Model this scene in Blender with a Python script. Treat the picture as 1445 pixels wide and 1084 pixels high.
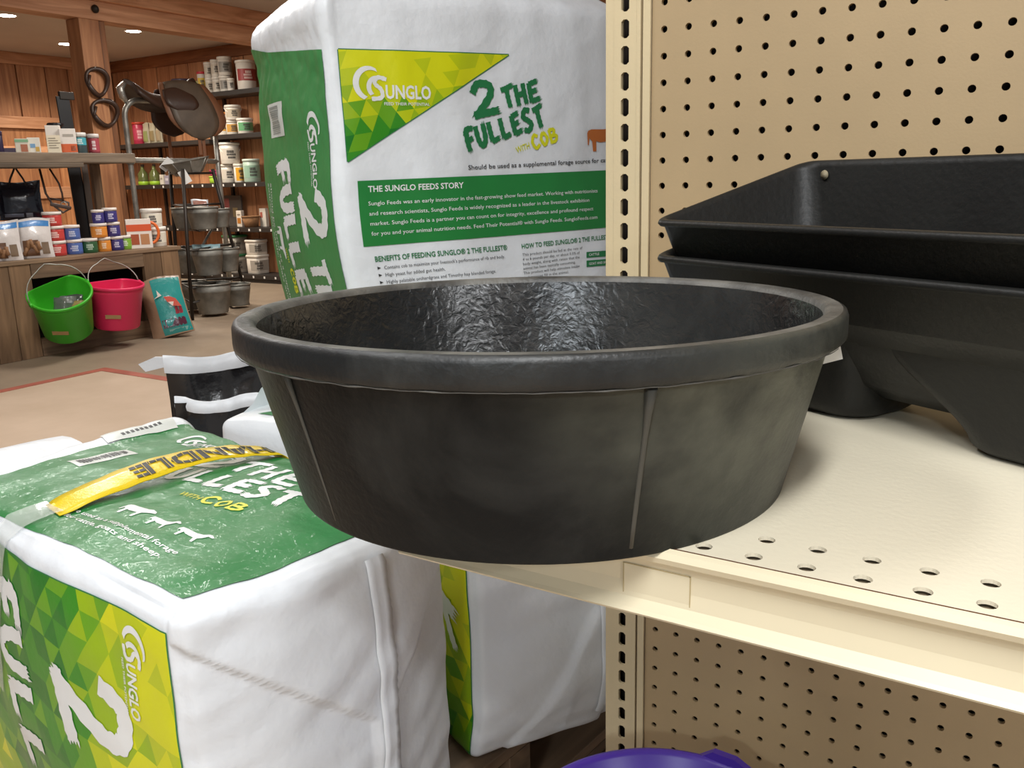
import bpy, bmesh, math, random
from mathutils import Vector, Matrix, noise
from mathutils.geometry import tessellate_polygon

scene = bpy.context.scene
for o in list(bpy.data.objects):
    bpy.data.objects.remove(o)
COL = scene.collection
PI = math.pi
rnd = random.Random(7)

# ------------------------------------------------------------------ camera
cam_data = bpy.data.cameras.new('camera')
cam_data.sensor_width = 36.0
cam_data.lens = 1222.8 / 1445 * 36.0
cam_data.clip_start = 0.02
cam = bpy.data.objects.new('camera', cam_data)
COL.objects.link(cam)
RX = Vector((0.85076, 0.52496, -0.02491))      # right
RY = Vector((0.10141, -0.21048, -0.97233))     # down
RZ = Vector((-0.51567, 0.82469, -0.23230))     # forward
cam.matrix_world = Matrix(((RX.x, -RY.x, -RZ.x, 0.35224), (RX.y, -RY.y, -RZ.y, -0.86661), (RX.z, -RY.z, -RZ.z, 1.0), (0, 0, 0, 1)))
scene.camera = cam

# ------------------------------------------------------------------ view, world, lights
vs = scene.view_settings
vs.view_transform = 'Standard'
vs.look = 'None'
vs.exposure = -0.12
vs.gamma = 1.0
vs.use_curve_mapping = False

world = bpy.data.worlds.new('world')
scene.world = world
world.use_nodes = True
bg = world.node_tree.nodes['Background']
bg.inputs[0].default_value = (0.90, 0.95, 1.0, 1)
bg.inputs[1].default_value = 0.27


def area(name, loc, aim, sx, sy, power, color):
    d = bpy.data.lights.new(name, 'AREA')
    d.shape = 'RECTANGLE'
    d.size, d.size_y = sx, sy
    d.energy = power
    d.color = color
    o = bpy.data.objects.new(name, d)
    o.location = loc
    o.rotation_euler = (Vector(aim) - Vector(loc)).to_track_quat('-Z', 'Y').to_euler()
    COL.objects.link(o)
    return o


# ceiling tube lights over the aisle (left of and right of the camera)
area('tube_light_aisle_left', (-0.75, -0.95, 2.33), (-0.75, -0.95, 0), 0.30, 1.2, 20, (0.97, 0.985, 1.0))
area('tube_light_aisle_right', (0.56, -1.48, 2.33), (0.56, -1.48, 0), 0.22, 1.2, 47, (0.97, 0.985, 1.0))
area('tube_light_aisle_behind', (0.45, -2.1, 2.33), (0.45, -2.1, 0), 1.2, 0.30, 10, (0.93, 0.97, 1.0))
area('pan_highlight_light_right', (3.3, -2.0, 2.33), (3.3, -2.0, 0), 0.6, 0.24, 62, (0.95, 0.98, 1.0))  # unseen source, placed where one highlight in the pan points back to
area('pan_highlight_light_rear', (0.95, -3.9, 2.33), (0.95, -3.9, 0), 0.36, 0.45, 68, (0.84, 0.93, 1.0))  # bluish unseen source, placed for the pan's other highlight
area('fill_light_floor', (-2.9, 0.9, 2.33), (-2.9, 0.9, 0), 1.2, 0.3, 56, (1.0, 0.97, 0.93))  # unseen fill added to brighten the open floor
area('fill_light_shop', (-3.9, 3.3, 2.33), (-3.9, 3.3, 0), 0.4, 1.2, 55, (1.0, 0.96, 0.90))  # unseen fill added to lift the dark far room
area('fill_light_back', (-6.6, 3.9, 2.36), (-6.6, 3.9, 0), 0.3, 1.2, 46, (1.0, 0.93, 0.83))  # unseen fill added to brighten the wooden walls at the back


# ------------------------------------------------------------------ helpers
def lin(h):
    h = h.lstrip('#')
    c = [int(h[i:i + 2], 16) / 255 for i in (0, 2, 4)]
    return tuple(x / 12.92 if x <= 0.04045 else ((x + 0.055) / 1.055) ** 2.4 for x in c) + (1,)


MATS = {}


def mat(name, color, rough=0.5, metal=0.0, spec=0.5, bump=0.0, bscale=40.0, var=0.0, vscale=6.0, stretch=None, alpha=1.0, coat=0.0,
        detail=4.0, color2=None, transmission=0.0):
    if name in MATS:
        return MATS[name]
    m = bpy.data.materials.new(name)
    m.use_nodes = True
    nt = m.node_tree
    b = nt.nodes['Principled BSDF']
    col = lin(color) if isinstance(color, str) else color
    b.inputs['Base Color'].default_value = col
    b.inputs['Roughness'].default_value = rough
    b.inputs['Metallic'].default_value = metal
    b.inputs['Specular IOR Level'].default_value = spec
    b.inputs['Alpha'].default_value = alpha
    b.inputs['Coat Weight'].default_value = coat
    b.inputs['Transmission Weight'].default_value = transmission
    if bump or var:
        tc = nt.nodes.new('ShaderNodeTexCoord')
        mp = nt.nodes.new('ShaderNodeMapping')
        if stretch:
            mp.inputs['Scale'].default_value = stretch
        nt.links.new(tc.outputs['Object'], mp.inputs[0])
    if bump:
        n = nt.nodes.new('ShaderNodeTexNoise')
        n.inputs['Scale'].default_value = bscale
        n.inputs['Detail'].default_value = detail
        bp = nt.nodes.new('ShaderNodeBump')
        bp.inputs['Strength'].default_value = bump
        bp.inputs['Distance'].default_value = 0.004
        nt.links.new(mp.outputs[0], n.inputs[0])
        nt.links.new(n.outputs[0], bp.inputs['Height'])
        nt.links.new(bp.outputs[0], b.inputs['Normal'])
    if var:
        n2 = nt.nodes.new('ShaderNodeTexNoise')
        n2.inputs['Scale'].default_value = vscale
        n2.inputs['Detail'].default_value = 6
        rp = nt.nodes.new('ShaderNodeValToRGB')
        c2 = (lin(color2) if isinstance(color2, str) else color2) if color2 else tuple(min(1, c * (1 + var)) for c in col[:3]) + (1,)
        c1 = col if color2 else tuple(c * (1 - var) for c in col[:3]) + (1,)
        rp.color_ramp.elements[0].color = c1
        rp.color_ramp.elements[1].color = c2
        rp.color_ramp.elements[0].position = 0.35
        rp.color_ramp.elements[1].position = 0.68
        nt.links.new(mp.outputs[0], n2.inputs[0])
        nt.links.new(n2.outputs[0], rp.inputs[0])
        nt.links.new(rp.outputs[0], b.inputs['Base Color'])
    MATS[name] = m
    return m


def wood(name, dark, light, axis='z', rough=0.6, scale=1.0):
    if name in MATS:
        return MATS[name]
    m = bpy.data.materials.new(name)
    m.use_nodes = True
    nt = m.node_tree
    b = nt.nodes['Principled BSDF']
    b.inputs['Roughness'].default_value = rough
    tc = nt.nodes.new('ShaderNodeTexCoord')
    oi = nt.nodes.new('ShaderNodeObjectInfo')
    ad = nt.nodes.new('ShaderNodeVectorMath')
    ad.operation = 'ADD'
    mu = nt.nodes.new('ShaderNodeVectorMath')
    mu.operation = 'SCALE'
    mu.inputs['Scale'].default_value = 17.0
    cb = nt.nodes.new('ShaderNodeCombineXYZ')
    for i in range(3):
        nt.links.new(oi.outputs['Random'], cb.inputs[i])
    nt.links.new(cb.outputs[0], mu.inputs[0])
    nt.links.new(tc.outputs['Object'], ad.inputs[0])
    nt.links.new(mu.outputs[0], ad.inputs[1])
    mp = nt.nodes.new('ShaderNodeMapping')
    s = [9 * scale] * 3
    s['xyz'.index(axis)] = 0.8 * scale
    mp.inputs['Scale'].default_value = s
    nt.links.new(ad.outputs[0], mp.inputs[0])
    n = nt.nodes.new('ShaderNodeTexNoise')
    n.inputs['Scale'].default_value = 2.2
    n.inputs['Detail'].default_value = 8
    n.inputs['Distortion'].default_value = 1.2
    nt.links.new(mp.outputs[0], n.inputs[0])
    rp = nt.nodes.new('ShaderNodeValToRGB')
    rp.color_ramp.elements[0].color = lin(dark)
    rp.color_ramp.elements[1].color = lin(light)
    rp.color_ramp.elements[0].position = 0.30
    rp.color_ramp.elements[1].position = 0.72
    nt.links.new(n.outputs[0], rp.inputs[0])
    hs = nt.nodes.new('ShaderNodeHueSaturation')
    mr = nt.nodes.new('ShaderNodeMapRange')
    mr.inputs['To Min'].default_value = 0.78
    mr.inputs['To Max'].default_value = 1.18
    nt.links.new(oi.outputs['Random'], mr.inputs['Value'])
    nt.links.new(mr.outputs[0], hs.inputs['Value'])
    nt.links.new(rp.outputs[0], hs.inputs['Color'])
    nt.links.new(hs.outputs[0], b.inputs['Base Color'])
    bp = nt.nodes.new('ShaderNodeBump')
    bp.inputs['Strength'].default_value = 0.3
    bp.inputs['Distance'].default_value = 0.004
    nt.links.new(n.outputs[0], bp.inputs['Height'])
    nt.links.new(bp.outputs[0], b.inputs['Normal'])
    MATS[name] = m
    return m


def emit(name, color, strength):
    if name in MATS:
        return MATS[name]
    m = bpy.data.materials.new(name)
    m.use_nodes = True
    b = m.node_tree.nodes['Principled BSDF']
    b.inputs['Base Color'].default_value = (0.8, 0.8, 0.8, 1)
    b.inputs['Emission Color'].default_value = color
    b.inputs['Emission Strength'].default_value = strength
    MATS[name] = m
    return m


class MB:
    """collects geometry, builds ONE mesh object"""

    def __init__(s):
        s.v, s.f, s.mi, s.sm = [], [], [], []

    def add(s, vs_, fs, mi=0, smooth=False):
        k = len(s.v)
        s.v += [tuple(p) for p in vs_]
        for f in fs:
            s.f.append(tuple(i + k for i in f))
            s.mi.append(mi)
            s.sm.append(smooth)
        return s

    def box(s, x0, x1, y0, y1, z0, z1, mi=0, b=0.0, M=None):
        if b <= 0:
            vs_ = [(x, y, z) for z in (z0, z1) for y in (y0, y1) for x in (x0, x1)]
            fs = [(0, 2, 3, 1), (4, 5, 7, 6), (0, 1, 5, 4), (2, 6, 7, 3), (0, 4, 6, 2), (1, 3, 7, 5)]
        else:
            bm = bmesh.new()
            bmesh.ops.create_cube(bm, size=1)
            for v in bm.verts:
                v.co = Vector(((x0 + x1) / 2 + v.co.x * (x1 - x0), (y0 + y1) / 2 + v.co.y * (y1 - y0), (z0 + z1) / 2 + v.co.z * (z1 - z0)))
            bmesh.ops.bevel(bm, geom=list(bm.edges), offset=b, segments=2, affect='EDGES', profile=0.6)
            bm.verts.index_update()
            vs_ = [tuple(v.co) for v in bm.verts]
            fs = [tuple(v.index for v in f.verts) for f in bm.faces]
            bm.free()
        if M:
            vs_ = [M @ Vector(p) for p in vs_]
        return s.add(vs_, fs, mi)

    def lathe(s, prof, n=32, mi=0, M=None, closed=False, smooth=True, sq=None):
        vs_, fs = [], []
        m = len(prof)
        for i in range(n):
            a = 2 * PI * i / n
            for r, z in prof:
                x, y = r * math.cos(a), r * math.sin(a)
                if sq:
                    x, y = sq(x, y, z)
                vs_.append((x, y, z))
        for i in range(n):
            j = (i + 1) % n
            for k in range(m - 1 if not closed else m):
                k2 = (k + 1) % m
                if prof[k][0] < 1e-7 and prof[k2][0] < 1e-7:
                    continue
                fs.append((i * m + k, j * m + k, j * m + k2, i * m + k2))
        if M:
            vs_ = [M @ Vector(p) for p in vs_]
        return s.add(vs_, fs, mi, smooth)

    def tube(s, pts, r, n=8, mi=0, closed=False, smooth=True, rad=None):
        pts = [Vector(p) for p in pts]
        L = len(pts)
        vs_, fs = [], []
        up = None
        for i, p in enumerate(pts):
            a = pts[i - 1] if (i > 0 or closed) else p
            b = pts[(i + 1) % L] if (i < L - 1 or closed) else p
            t = (b - a).normalized()
            if up is None:
                up = t.orthogonal().normalized()
            up = (up - t * up.dot(t)).normalized()
            w = t.cross(up)
            rr = rad[i] if rad else r
            for k in range(n):
                c = 2 * PI * k / n
                vs_.append(p + up * (rr * math.cos(c)) + w * (rr * math.sin(c)))
        for i in range(L if closed else L - 1):
            j = (i + 1) % L
            for k in range(n):
                k2 = (k + 1) % n
                fs.append((i * n + k, i * n + k2, j * n + k2, j * n + k))
        if not closed:
            fs.append(tuple(range(n - 1, -1, -1)))
            fs.append(tuple((L - 1) * n + k for k in range(n)))
        return s.add(vs_, fs, mi, smooth)

    def plate(s, poly, thick, M=None, mi=0):
        """2D polygon in xz plane extruded along y"""
        n = len(poly)
        vs_ = [(x, -thick / 2, z) for x, z in poly] + [(x, thick / 2, z) for x, z in poly]
        fs = [tuple(range(n)), tuple(range(2 * n - 1, n - 1, -1))]
        for i in range(n):
            j = (i + 1) % n
            fs.append((j, i, i + n, j + n))
        if M:
            vs_ = [M @ Vector(p) for p in vs_]
        return s.add(vs_, fs, mi)

    def obj(s, name, mats, parent=None, loc=None):
        me = bpy.data.meshes.new(name)
        me.from_pydata(s.v, [], s.f)
        if not isinstance(mats, (list, tuple)):
            mats = [mats]
        for m in mats:
            me.materials.append(m)
        me.polygons.foreach_set('material_index', s.mi)
        me.polygons.foreach_set('use_smooth', s.sm)
        me.update()
        o = bpy.data.objects.new(name, me)
        COL.objects.link(o)
        if parent:
            o.parent = parent
        if loc:
            o.location = loc
        return o


def fixnormals(o):
    bm = bmesh.new()
    bm.from_mesh(o.data)
    bmesh.ops.recalc_face_normals(bm, faces=list(bm.faces))
    bm.to_mesh(o.data)
    bm.free()
    return o


def tag(o, label, cat, group=None, kind=None):
    o['label'] = label
    o['category'] = cat
    if group:
        o['group'] = group
    if kind:
        o['kind'] = kind
    return o


def thing(name, label, cat, loc=(0, 0, 0), rz=0.0, group=None):
    o = bpy.data.objects.new(name, None)
    o.empty_display_size = 0.02
    COL.objects.link(o)
    o.location = loc
    o.rotation_euler = (0, 0, rz)
    return tag(o, label, cat, group)


def struct(o):
    o['kind'] = 'structure'
    return o


# ------------------------------------------------------------------ 2D print helpers (flat lettering that follows a curved face)
_tcache = {}


def text2d(body, bold=0.0):
    """triangles of a line of text, cap height 1, starts at x=0"""
    key = (body, bold)
    if key in _tcache:
        return _tcache[key]
    cu = bpy.data.curves.new('txt', 'FONT')
    cu.body = body
    cu.resolution_u = 2
    cu.offset = bold
    ob = bpy.data.objects.new('txt', cu)
    COL.objects.link(ob)
    dg = bpy.context.evaluated_depsgraph_get()
    me = bpy.data.meshes.new_from_object(ob.evaluated_get(dg))
    me.calc_loop_triangles()
    P = [(v.co.x, v.co.y) for v in me.vertices]
    T = [[P[i] for i in t.vertices] for t in me.loop_triangles]
    bpy.data.objects.remove(ob)
    bpy.data.curves.remove(cu)
    bpy.data.meshes.remove(me)
    x0 = min((p[0] for t in T for p in t), default=0)
    k = 1 / 0.70
    T = [[((x - x0) * k, y * k) for x, y in t] for t in T]
    w = max((p[0] for t in T for p in t), default=1)
    _tcache[key] = (T, w)
    return _tcache[key]


def place(tris, o, ang, sx, sy, shear=0.0):
    """2D affine: scale, shear, rotate, move"""
    ca, sa = math.cos(ang), math.sin(ang)
    out = []
    for t in tris:
        q = []
        for x, y in t:
            X, Y = x * sx + y * sy * shear, y * sy
            q.append((o[0] + X * ca - Y * sa, o[1] + X * sa + Y * ca))
        out.append(q)
    return out


def text_at(body, o, width, cap, ang=0.0, bold=0.0, shear=0.0):
    T, w = text2d(body, bold)
    return place(T, o, ang, width / w, cap, shear)


def ribbon(pts, w, ragged=True, rs=None):
    """brush stroke: polyline -> quads as tris, torn ends"""
    rs = rs or rnd
    P = [Vector(p) for p in pts]
    # resample with smooth curve
    Q = []
    n = 7
    for i in range(len(P) - 1):
        p0 = P[max(i - 1, 0)]
        p1, p2 = P[i], P[i + 1]
        p3 = P[min(i + 2, len(P) - 1)]
        for k in range(n):
            t = k / n
            Q.append(0.5 * ((2 * p1) + (p2 - p0) * t + (2 * p0 - 5 * p1 + 4 * p2 - p3) * t * t + (3 * p1 - p0 - 3 * p2 + p3) * t ** 3))
    Q.append(P[-1])
    out, prev = [], None
    L = len(Q)
    for i, p in enumerate(Q):
        a, b = Q[max(i - 1, 0)], Q[min(i + 1, L - 1)]
        d = (b - a).normalized()
        nn = Vector((-d.y, d.x))
        ww = w * 0.5 * (1.0 + 0.12 * math.sin(i * 1.9 + p.x * 7))
        c = (p + nn * ww, p - nn * ww)
        if prev:
            out.append([tuple(prev[0]), tuple(prev[1]), tuple(c[1])])
            out.append([tuple(prev[0]), tuple(c[1]), tuple(c[0])])
        prev = c
    if ragged:
        d = (Q[-1] - Q[-2]).normalized()
        a, b = prev
        m = 4
        for k in range(m):
            s0, s1 = a.lerp(b, k / m), a.lerp(b, (k + 0.8) / m)
            tip = s0.lerp(s1, 0.5) + d * w * (0.15 + 0.5 * rs.random())
            out.append([tuple(s0), tuple(s1), tuple(tip)])
    return out


BR = {
    '2': [[(0.08, 0.72), (0.3, 1.0), (0.72, 0.95), (0.75, 0.68), (0.42, 0.3), (0.1, 0.02)], [(0.06, 0.06), (0.45, 0.1), (0.98, 0.16)]],
    'T': [[(0.0, 0.86), (0.45, 0.9), (1.0, 1.0)], [(0.5, 0.9), (0.5, 0.45), (0.56, 0.0)]],
    'H': [[(0.12, 0.98), (0.14, 0.5), (0.18, 0.0)], [(0.15, 0.45), (0.85, 0.56)], [(0.8, 1.0), (0.82, 0.5), (0.88, 0.02)]],
    'E': [[(0.18, 0.95), (0.18, 0.5), (0.2, 0.05)], [(0.18, 0.9), (0.9, 0.98)], [(0.18, 0.5), (0.75, 0.56)], [(0.2, 0.06), (0.95, 0.14)]],
    'F': [[(0.35, 0.9), (0.2, 0.5), (0.28, 0.0)], [(0.15, 0.72), (0.4, 0.98), (1.0, 0.95)], [(0.25, 0.45), (0.8, 0.52)]],
    'U': [[(0.1, 1.0), (0.12, 0.35), (0.42, 0.02), (0.8, 0.3), (0.88, 1.0)]],
    'L': [[(0.2, 1.0), (0.18, 0.5), (0.18, 0.1)], [(0.16, 0.07), (0.9, 0.14)]],
    'S': [[(0.95, 0.9), (0.45, 1.0), (0.15, 0.72), (0.55, 0.5), (0.85, 0.28), (0.5, 0.03), (0.02, 0.1)]],
    'C': [[(0.92, 0.82), (0.5, 1.0), (0.1, 0.55), (0.4, 0.03), (0.95, 0.2)]],
    'O': [[(0.5, 1.0), (0.1, 0.55), (0.42, 0.03), (0.88, 0.45), (0.55, 0.98)]],
    'B': [[(0.15, 1.0), (0.15, 0.0)], [(0.12, 0.98), (0.75, 0.9), (0.6, 0.56), (0.2, 0.5)], [(0.2, 0.5), (0.92, 0.4), (0.7, 0.05), (0.12, 0.02)]],
    'W': [[(0.0, 1.0), (0.25, 0.0)], [(0.25, 0.05), (0.5, 0.7)], [(0.5, 0.7), (0.72, 0.0)], [(0.72, 0.05), (1.0, 1.0)]],
    'I': [[(0.5, 1.0), (0.5, 0.0)]],
}


def brush(word, o, cw, ch, ang=0.0, w=0.22, gap=0.18, slope=0.0, shear=0.0, widths=None):
    out = []
    x = 0.0
    for i, c in enumerate(word):
        k = (widths or {}).get(c, 1.0)
        g = []
        for st in BR[c]:
            asp = cw / ch
            g += ribbon([(px * asp * k, py) for px, py in st], w)
        out += place([[(px + x, py + slope * x) for px, py in t] for t in g], o, ang, ch, ch, shear)
        x += (cw / ch) * (k + gap)
    return out


def arc_poly(cx, cy, r0, r1, a0, a1, off=(0, 0), n=20, sx=1.0):
    """crescent between two arcs"""
    P = []
    for i in range(n):
        a = math.radians(a0 + (a1 - a0) * i / n)
        b = math.radians(a0 + (a1 - a0) * (i + 1) / n)
        q = [(cx + r0 * sx * math.cos(a), cy + r0 * math.sin(a)), (cx + r0 * sx * math.cos(b), cy + r0 * math.sin(b)),
             (cx + off[0] + r1 * sx * math.cos(b), cy + off[1] + r1 * math.sin(b)), (cx + off[0] + r1 * sx * math.cos(a), cy + off[1] + r1 * math.sin(a))]
        P.append(q[:3])
        P.append([q[0], q[2], q[3]])
    return P


def logo(o, width, ang=0.0):
    """swoosh arcs, big S and UNGLO with the small line under it; width 1 -> scaled"""
    T = []
    T += arc_poly(0.17, 0.20, 0.20, 0.16, 60, 250, off=(0.035, -0.005))
    T += arc_poly(0.27, 0.16, 0.13, 0.10, 50, 230, off=(0.03, -0.003))
    T += ribbon([(0.40, 0.25), (0.29, 0.27), (0.25, 0.2), (0.33, 0.13), (0.33, 0.04), (0.2, 0.02)], 0.05, False)
    t, w = text2d('UNGLO', 0.028)
    T += place(t, (0.385, 0.03), 0, 0.60 / w, 0.155)
    t, w = text2d('FEED THEIR POTENTIAL', 0.01)
    T += place(t, (0.36, -0.05), 0, 0.60 / w, 0.035)
    return place(T, o, ang, width, width)


COW = [(0.0, 0.55), (0.03, 0.62), (0.12, 0.66), (0.45, 0.64), (0.66, 0.66), (0.78, 0.72), (0.95, 0.66), (1.0, 0.55), (0.9, 0.5), (0.8, 0.42), (0.72, 0.34),
       (0.7, 0.0), (0.62, 0.0), (0.62, 0.28), (0.35, 0.26), (0.24, 0.3), (0.24, 0.0), (0.15, 0.0), (0.13, 0.3), (0.06, 0.4), (0.04, 0.2), (0.01, 0.2)]
GOAT = [(0.0, 0.42), (0.04, 0.58), (0.2, 0.62), (0.5, 0.6), (0.68, 0.66), (0.78, 0.82), (0.86, 0.84), (1.0, 0.7), (0.97, 0.64), (0.84, 0.66), (0.78, 0.45),
        (0.7, 0.32), (0.74, 0.0), (0.67, 0.0), (0.6, 0.28), (0.32, 0.3), (0.22, 0.36), (0.2, 0.0), (0.13, 0.0), (0.12, 0.34), (0.05, 0.4), (0.02, 0.3)]


def poly_tris(poly):
    vs_ = [Vector((x, y, 0)) for x, y in poly]
    return [[poly[i] for i in t] for t in tessellate_polygon([vs_])]


def rect_tris(x0, y0, x1, y1):
    return [[(x0, y0), (x1, y0), (x1, y1)], [(x0, y0), (x1, y1), (x0, y1)]]


def clip(poly, conv):
    """Sutherland-Hodgman against a convex CCW polygon"""
    out = poly
    n = len(conv)
    for i in range(n):
        a, b = conv[i], conv[(i + 1) % n]

        def side(p):
            return (b[0] - a[0]) * (p[1] - a[1]) - (b[1] - a[1]) * (p[0] - a[0])
        inp, out = out, []
        for k in range(len(inp)):
            p, q = inp[k - 1], inp[k]
            sp, sq = side(p), side(q)
            if (sp >= 0) != (sq >= 0):
                t = sp / (sp - sq)
                out.append((p[0] + (q[0] - p[0]) * t, p[1] + (q[1] - p[1]) * t))
            if sq >= 0:
                out.append(q)
        if not out:
            return []
    return out


def facets(conv, cell, shade, rs, rot=0.3):
    """triangle lattice clipped to a convex polygon -> list of (tri, shade index)"""
    xs = [p[0] for p in conv]
    ys = [p[1] for p in conv]
    cx, cy = (min(xs) + max(xs)) / 2, (min(ys) + max(ys)) / 2
    R = max(max(xs) - min(xs), max(ys) - min(ys))
    N = int(R / cell) + 3
    ca, sa = math.cos(rot), math.sin(rot)

    def pt(i, j):
        x = (i + 0.5 * j) * cell
        y = j * cell * 0.8
        return (cx + x * ca - y * sa, cy + x * sa + y * ca)
    out = []
    for j in range(-N, N):
        for i in range(-2 * N, 2 * N):
            for t in ([pt(i, j), pt(i + 1, j), pt(i, j + 1)], [pt(i + 1, j), pt(i + 1, j + 1), pt(i, j + 1)]):
                c = clip(t, conv)
                if len(c) >= 3:
                    mx = sum(p[0] for p in t) / 3
                    my = sum(p[1] for p in t) / 3
                    k = shade(mx, my) + rs.uniform(-0.22, 0.22)
                    ki = max(0, min(5, int(k * 6)))
                    for q in range(1, len(c) - 1):
                        out.append(([c[0], c[q], c[q + 1]], ki))
    return out


def split_tris(tris, mx):
    """split until every edge is below mx"""
    out = []
    st = list(tris)
    m2 = mx * mx
    while st:
        t, k = st.pop()
        e = [((t[i][0] - t[(i + 1) % 3][0]) ** 2 + (t[i][1] - t[(i + 1) % 3][1]) ** 2, i) for i in range(3)]
        d, i = max(e)
        if d <= m2:
            out.append((t, k))
            continue
        a, b, c = t[i], t[(i + 1) % 3], t[(i + 2) % 3]
        m = ((a[0] + b[0]) / 2, (a[1] + b[1]) / 2)
        st.append(([a, m, c], k))
        st.append(([m, b, c], k))
    return out


def decal(name, parent, mats, tris, fn, off, mx=0.012):
    """tris: list of tri or (tri, matindex); fn(s,t,off) -> point"""
    off = off + 0.0006
    T = [t if isinstance(t[1], int) else (t, 0) for t in [(x if len(x) == 2 else (x, 0)) for x in tris]]
    T = split_tris(T, mx)
    mb = MB()
    idx = {}
    for t, k in T:
        f = []
        ar = (t[1][0] - t[0][0]) * (t[2][1] - t[0][1]) - (t[2][0] - t[0][0]) * (t[1][1] - t[0][1])
        if abs(ar) < 1e-12:
            continue
        if ar < 0:
            t = [t[0], t[2], t[1]]
        for p in t:
            key = (round(p[0], 6), round(p[1], 6))
            if key not in idx:
                idx[key] = len(mb.v)
                mb.v.append(tuple(fn(p[0], p[1], off)))
            f.append(idx[key])
        mb.f.append(tuple(f))
        mb.mi.append(k)
        mb.sm.append(True)
    return mb.obj(name, mats, parent)


# ------------------------------------------------------------------ common materials
M_CREAM = mat('cream_painted_steel', '#cbba96', 0.38, var=0.05, vscale=3, bump=0.06, bscale=260)
M_PEG = mat('cream_pegboard', '#a9926e', 0.55, var=0.06, vscale=5, bump=0.04, bscale=400)
M_SHELF = mat('cream_shelf_paint', '#dfd6be', 0.42, var=0.04, vscale=4, bump=0.06, bscale=220)
M_DARK = mat('dark_gap', '#241a14', 0.8)
M_RUST = mat('rust_brown', '#5a3a24', 0.8)
M_WOODPOST = wood('post_wood', '#96603c', '#c48a5c', 'z')
M_WOODBEAM = wood('beam_wood', '#b07a55', '#dba680', 'y')
M_WALLWOOD = wood('wall_wood', '#9a6544', '#c48d63', 'z')
M_BENCHWOOD = wood('bench_wood', '#5e4a38', '#8c735a', 'y')
M_BENCHWOODV = wood('bench_wood_upright', '#5c4632', '#876a4e', 'z')
M_BLACKSHELF = mat('dark_shelf', '#2b2724', 0.5)
M_GALV = mat('galvanised_steel', '#9b9a93', 0.42, metal=0.55, var=0.25, vscale=20)
M_GALVD = mat('dull_galvanised', '#83817a', 0.55, metal=0.35, var=0.25, vscale=14)
M_IRON = mat('dark_iron', '#2e2823', 0.5, metal=0.4)
M_WHITEPL = mat('white_plastic', '#e4dfd6', 0.4)
M_LEATHER = mat('brown_leather', '#3a271d', 0.45, bump=0.2, bscale=60)
M_FLAP = mat('olive_leather', '#54473a', 0.5, bump=0.2, bscale=50, var=0.15, vscale=12)
M_TAN = mat('tan_leather', '#7a5138', 0.5)

# ------------------------------------------------------------------ THE SETTING
def floor_material():
    m = bpy.data.materials.new('concrete_floor')
    m.use_nodes = True
    nt = m.node_tree
    b = nt.nodes['Principled BSDF']
    b.inputs['Roughness'].default_value = 0.6
    tc = nt.nodes.new('ShaderNodeTexCoord')
    n = nt.nodes.new('ShaderNodeTexNoise')
    n.inputs['Scale'].default_value = 1.6
    n.inputs['Detail'].default_value = 10
    n.inputs['Roughness'].default_value = 0.65
    nt.links.new(tc.outputs['Object'], n.inputs[0])
    r1 = nt.nodes.new('ShaderNodeValToRGB')
    r1.color_ramp.elements[0].color = lin('#7d6d5c')
    r1.color_ramp.elements[1].color = lin('#998772')
    r2 = nt.nodes.new('ShaderNodeValToRGB')
    r2.color_ramp.elements[0].color = lin('#ab9680')
    r2.color_ramp.elements[1].color = lin('#bda893')
    for r in (r1, r2):
        r.color_ramp.elements[0].position = 0.3
        r.color_ramp.elements[1].position = 0.7
        nt.links.new(n.outputs[0], r.inputs[0])
    sp = nt.nodes.new('ShaderNodeSeparateXYZ')
    nt.links.new(tc.outputs['Object'], sp.inputs[0])
    gx = nt.nodes.new('ShaderNodeMath')
    gx.operation = 'GREATER_THAN'
    gx.inputs[1].default_value = -4.13
    gy = nt.nodes.new('ShaderNodeMath')
    gy.operation = 'LESS_THAN'
    gy.inputs[1].default_value = 1.98
    nt.links.new(sp.outputs[0], gx.inputs[0])
    nt.links.new(sp.outputs[1], gy.inputs[0])
    mu = nt.nodes.new('ShaderNodeMath')
    mu.operation = 'MULTIPLY'
    nt.links.new(gx.outputs[0], mu.inputs[0])
    nt.links.new(gy.outputs[0], mu.inputs[1])
    mx = nt.nodes.new('ShaderNodeMix')
    mx.data_type = 'RGBA'
    nt.links.new(mu.outputs[0], mx.inputs[0])
    nt.links.new(r1.outputs[0], mx.inputs[6])
    nt.links.new(r2.outputs[0], mx.inputs[7])
    nt.links.new(mx.outputs[2], b.inputs['Base Color'])
    return m


XW, YB, ZC = -9.0, 5.65, 2.38
struct(MB().box(XW - 0.1, 5.0, -6.0, YB + 0.1, -0.1, 0.0).obj('floor', floor_material()))
struct(MB().box(XW - 0.1, 5.0, -6.0, YB + 0.1, ZC, ZC + 0.1).obj('ceiling', mat('grey_ceiling', '#cbbdb0', 0.8, var=0.05, vscale=2)))
# red painted line on the floor: an L
red = MB()
red.box(-4.18, -4.115, -2.0, 2.01, 0.0005, 0.002)
red.box(-4.115, -2.0, 1.945, 2.01, 0.0005, 0.002)
o = struct(red.obj('trim_1', mat('red_floor_paint', '#9c5646', 0.6, var=0.15, vscale=8)))
o['label'] = 'red painted line on the concrete floor'

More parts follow.
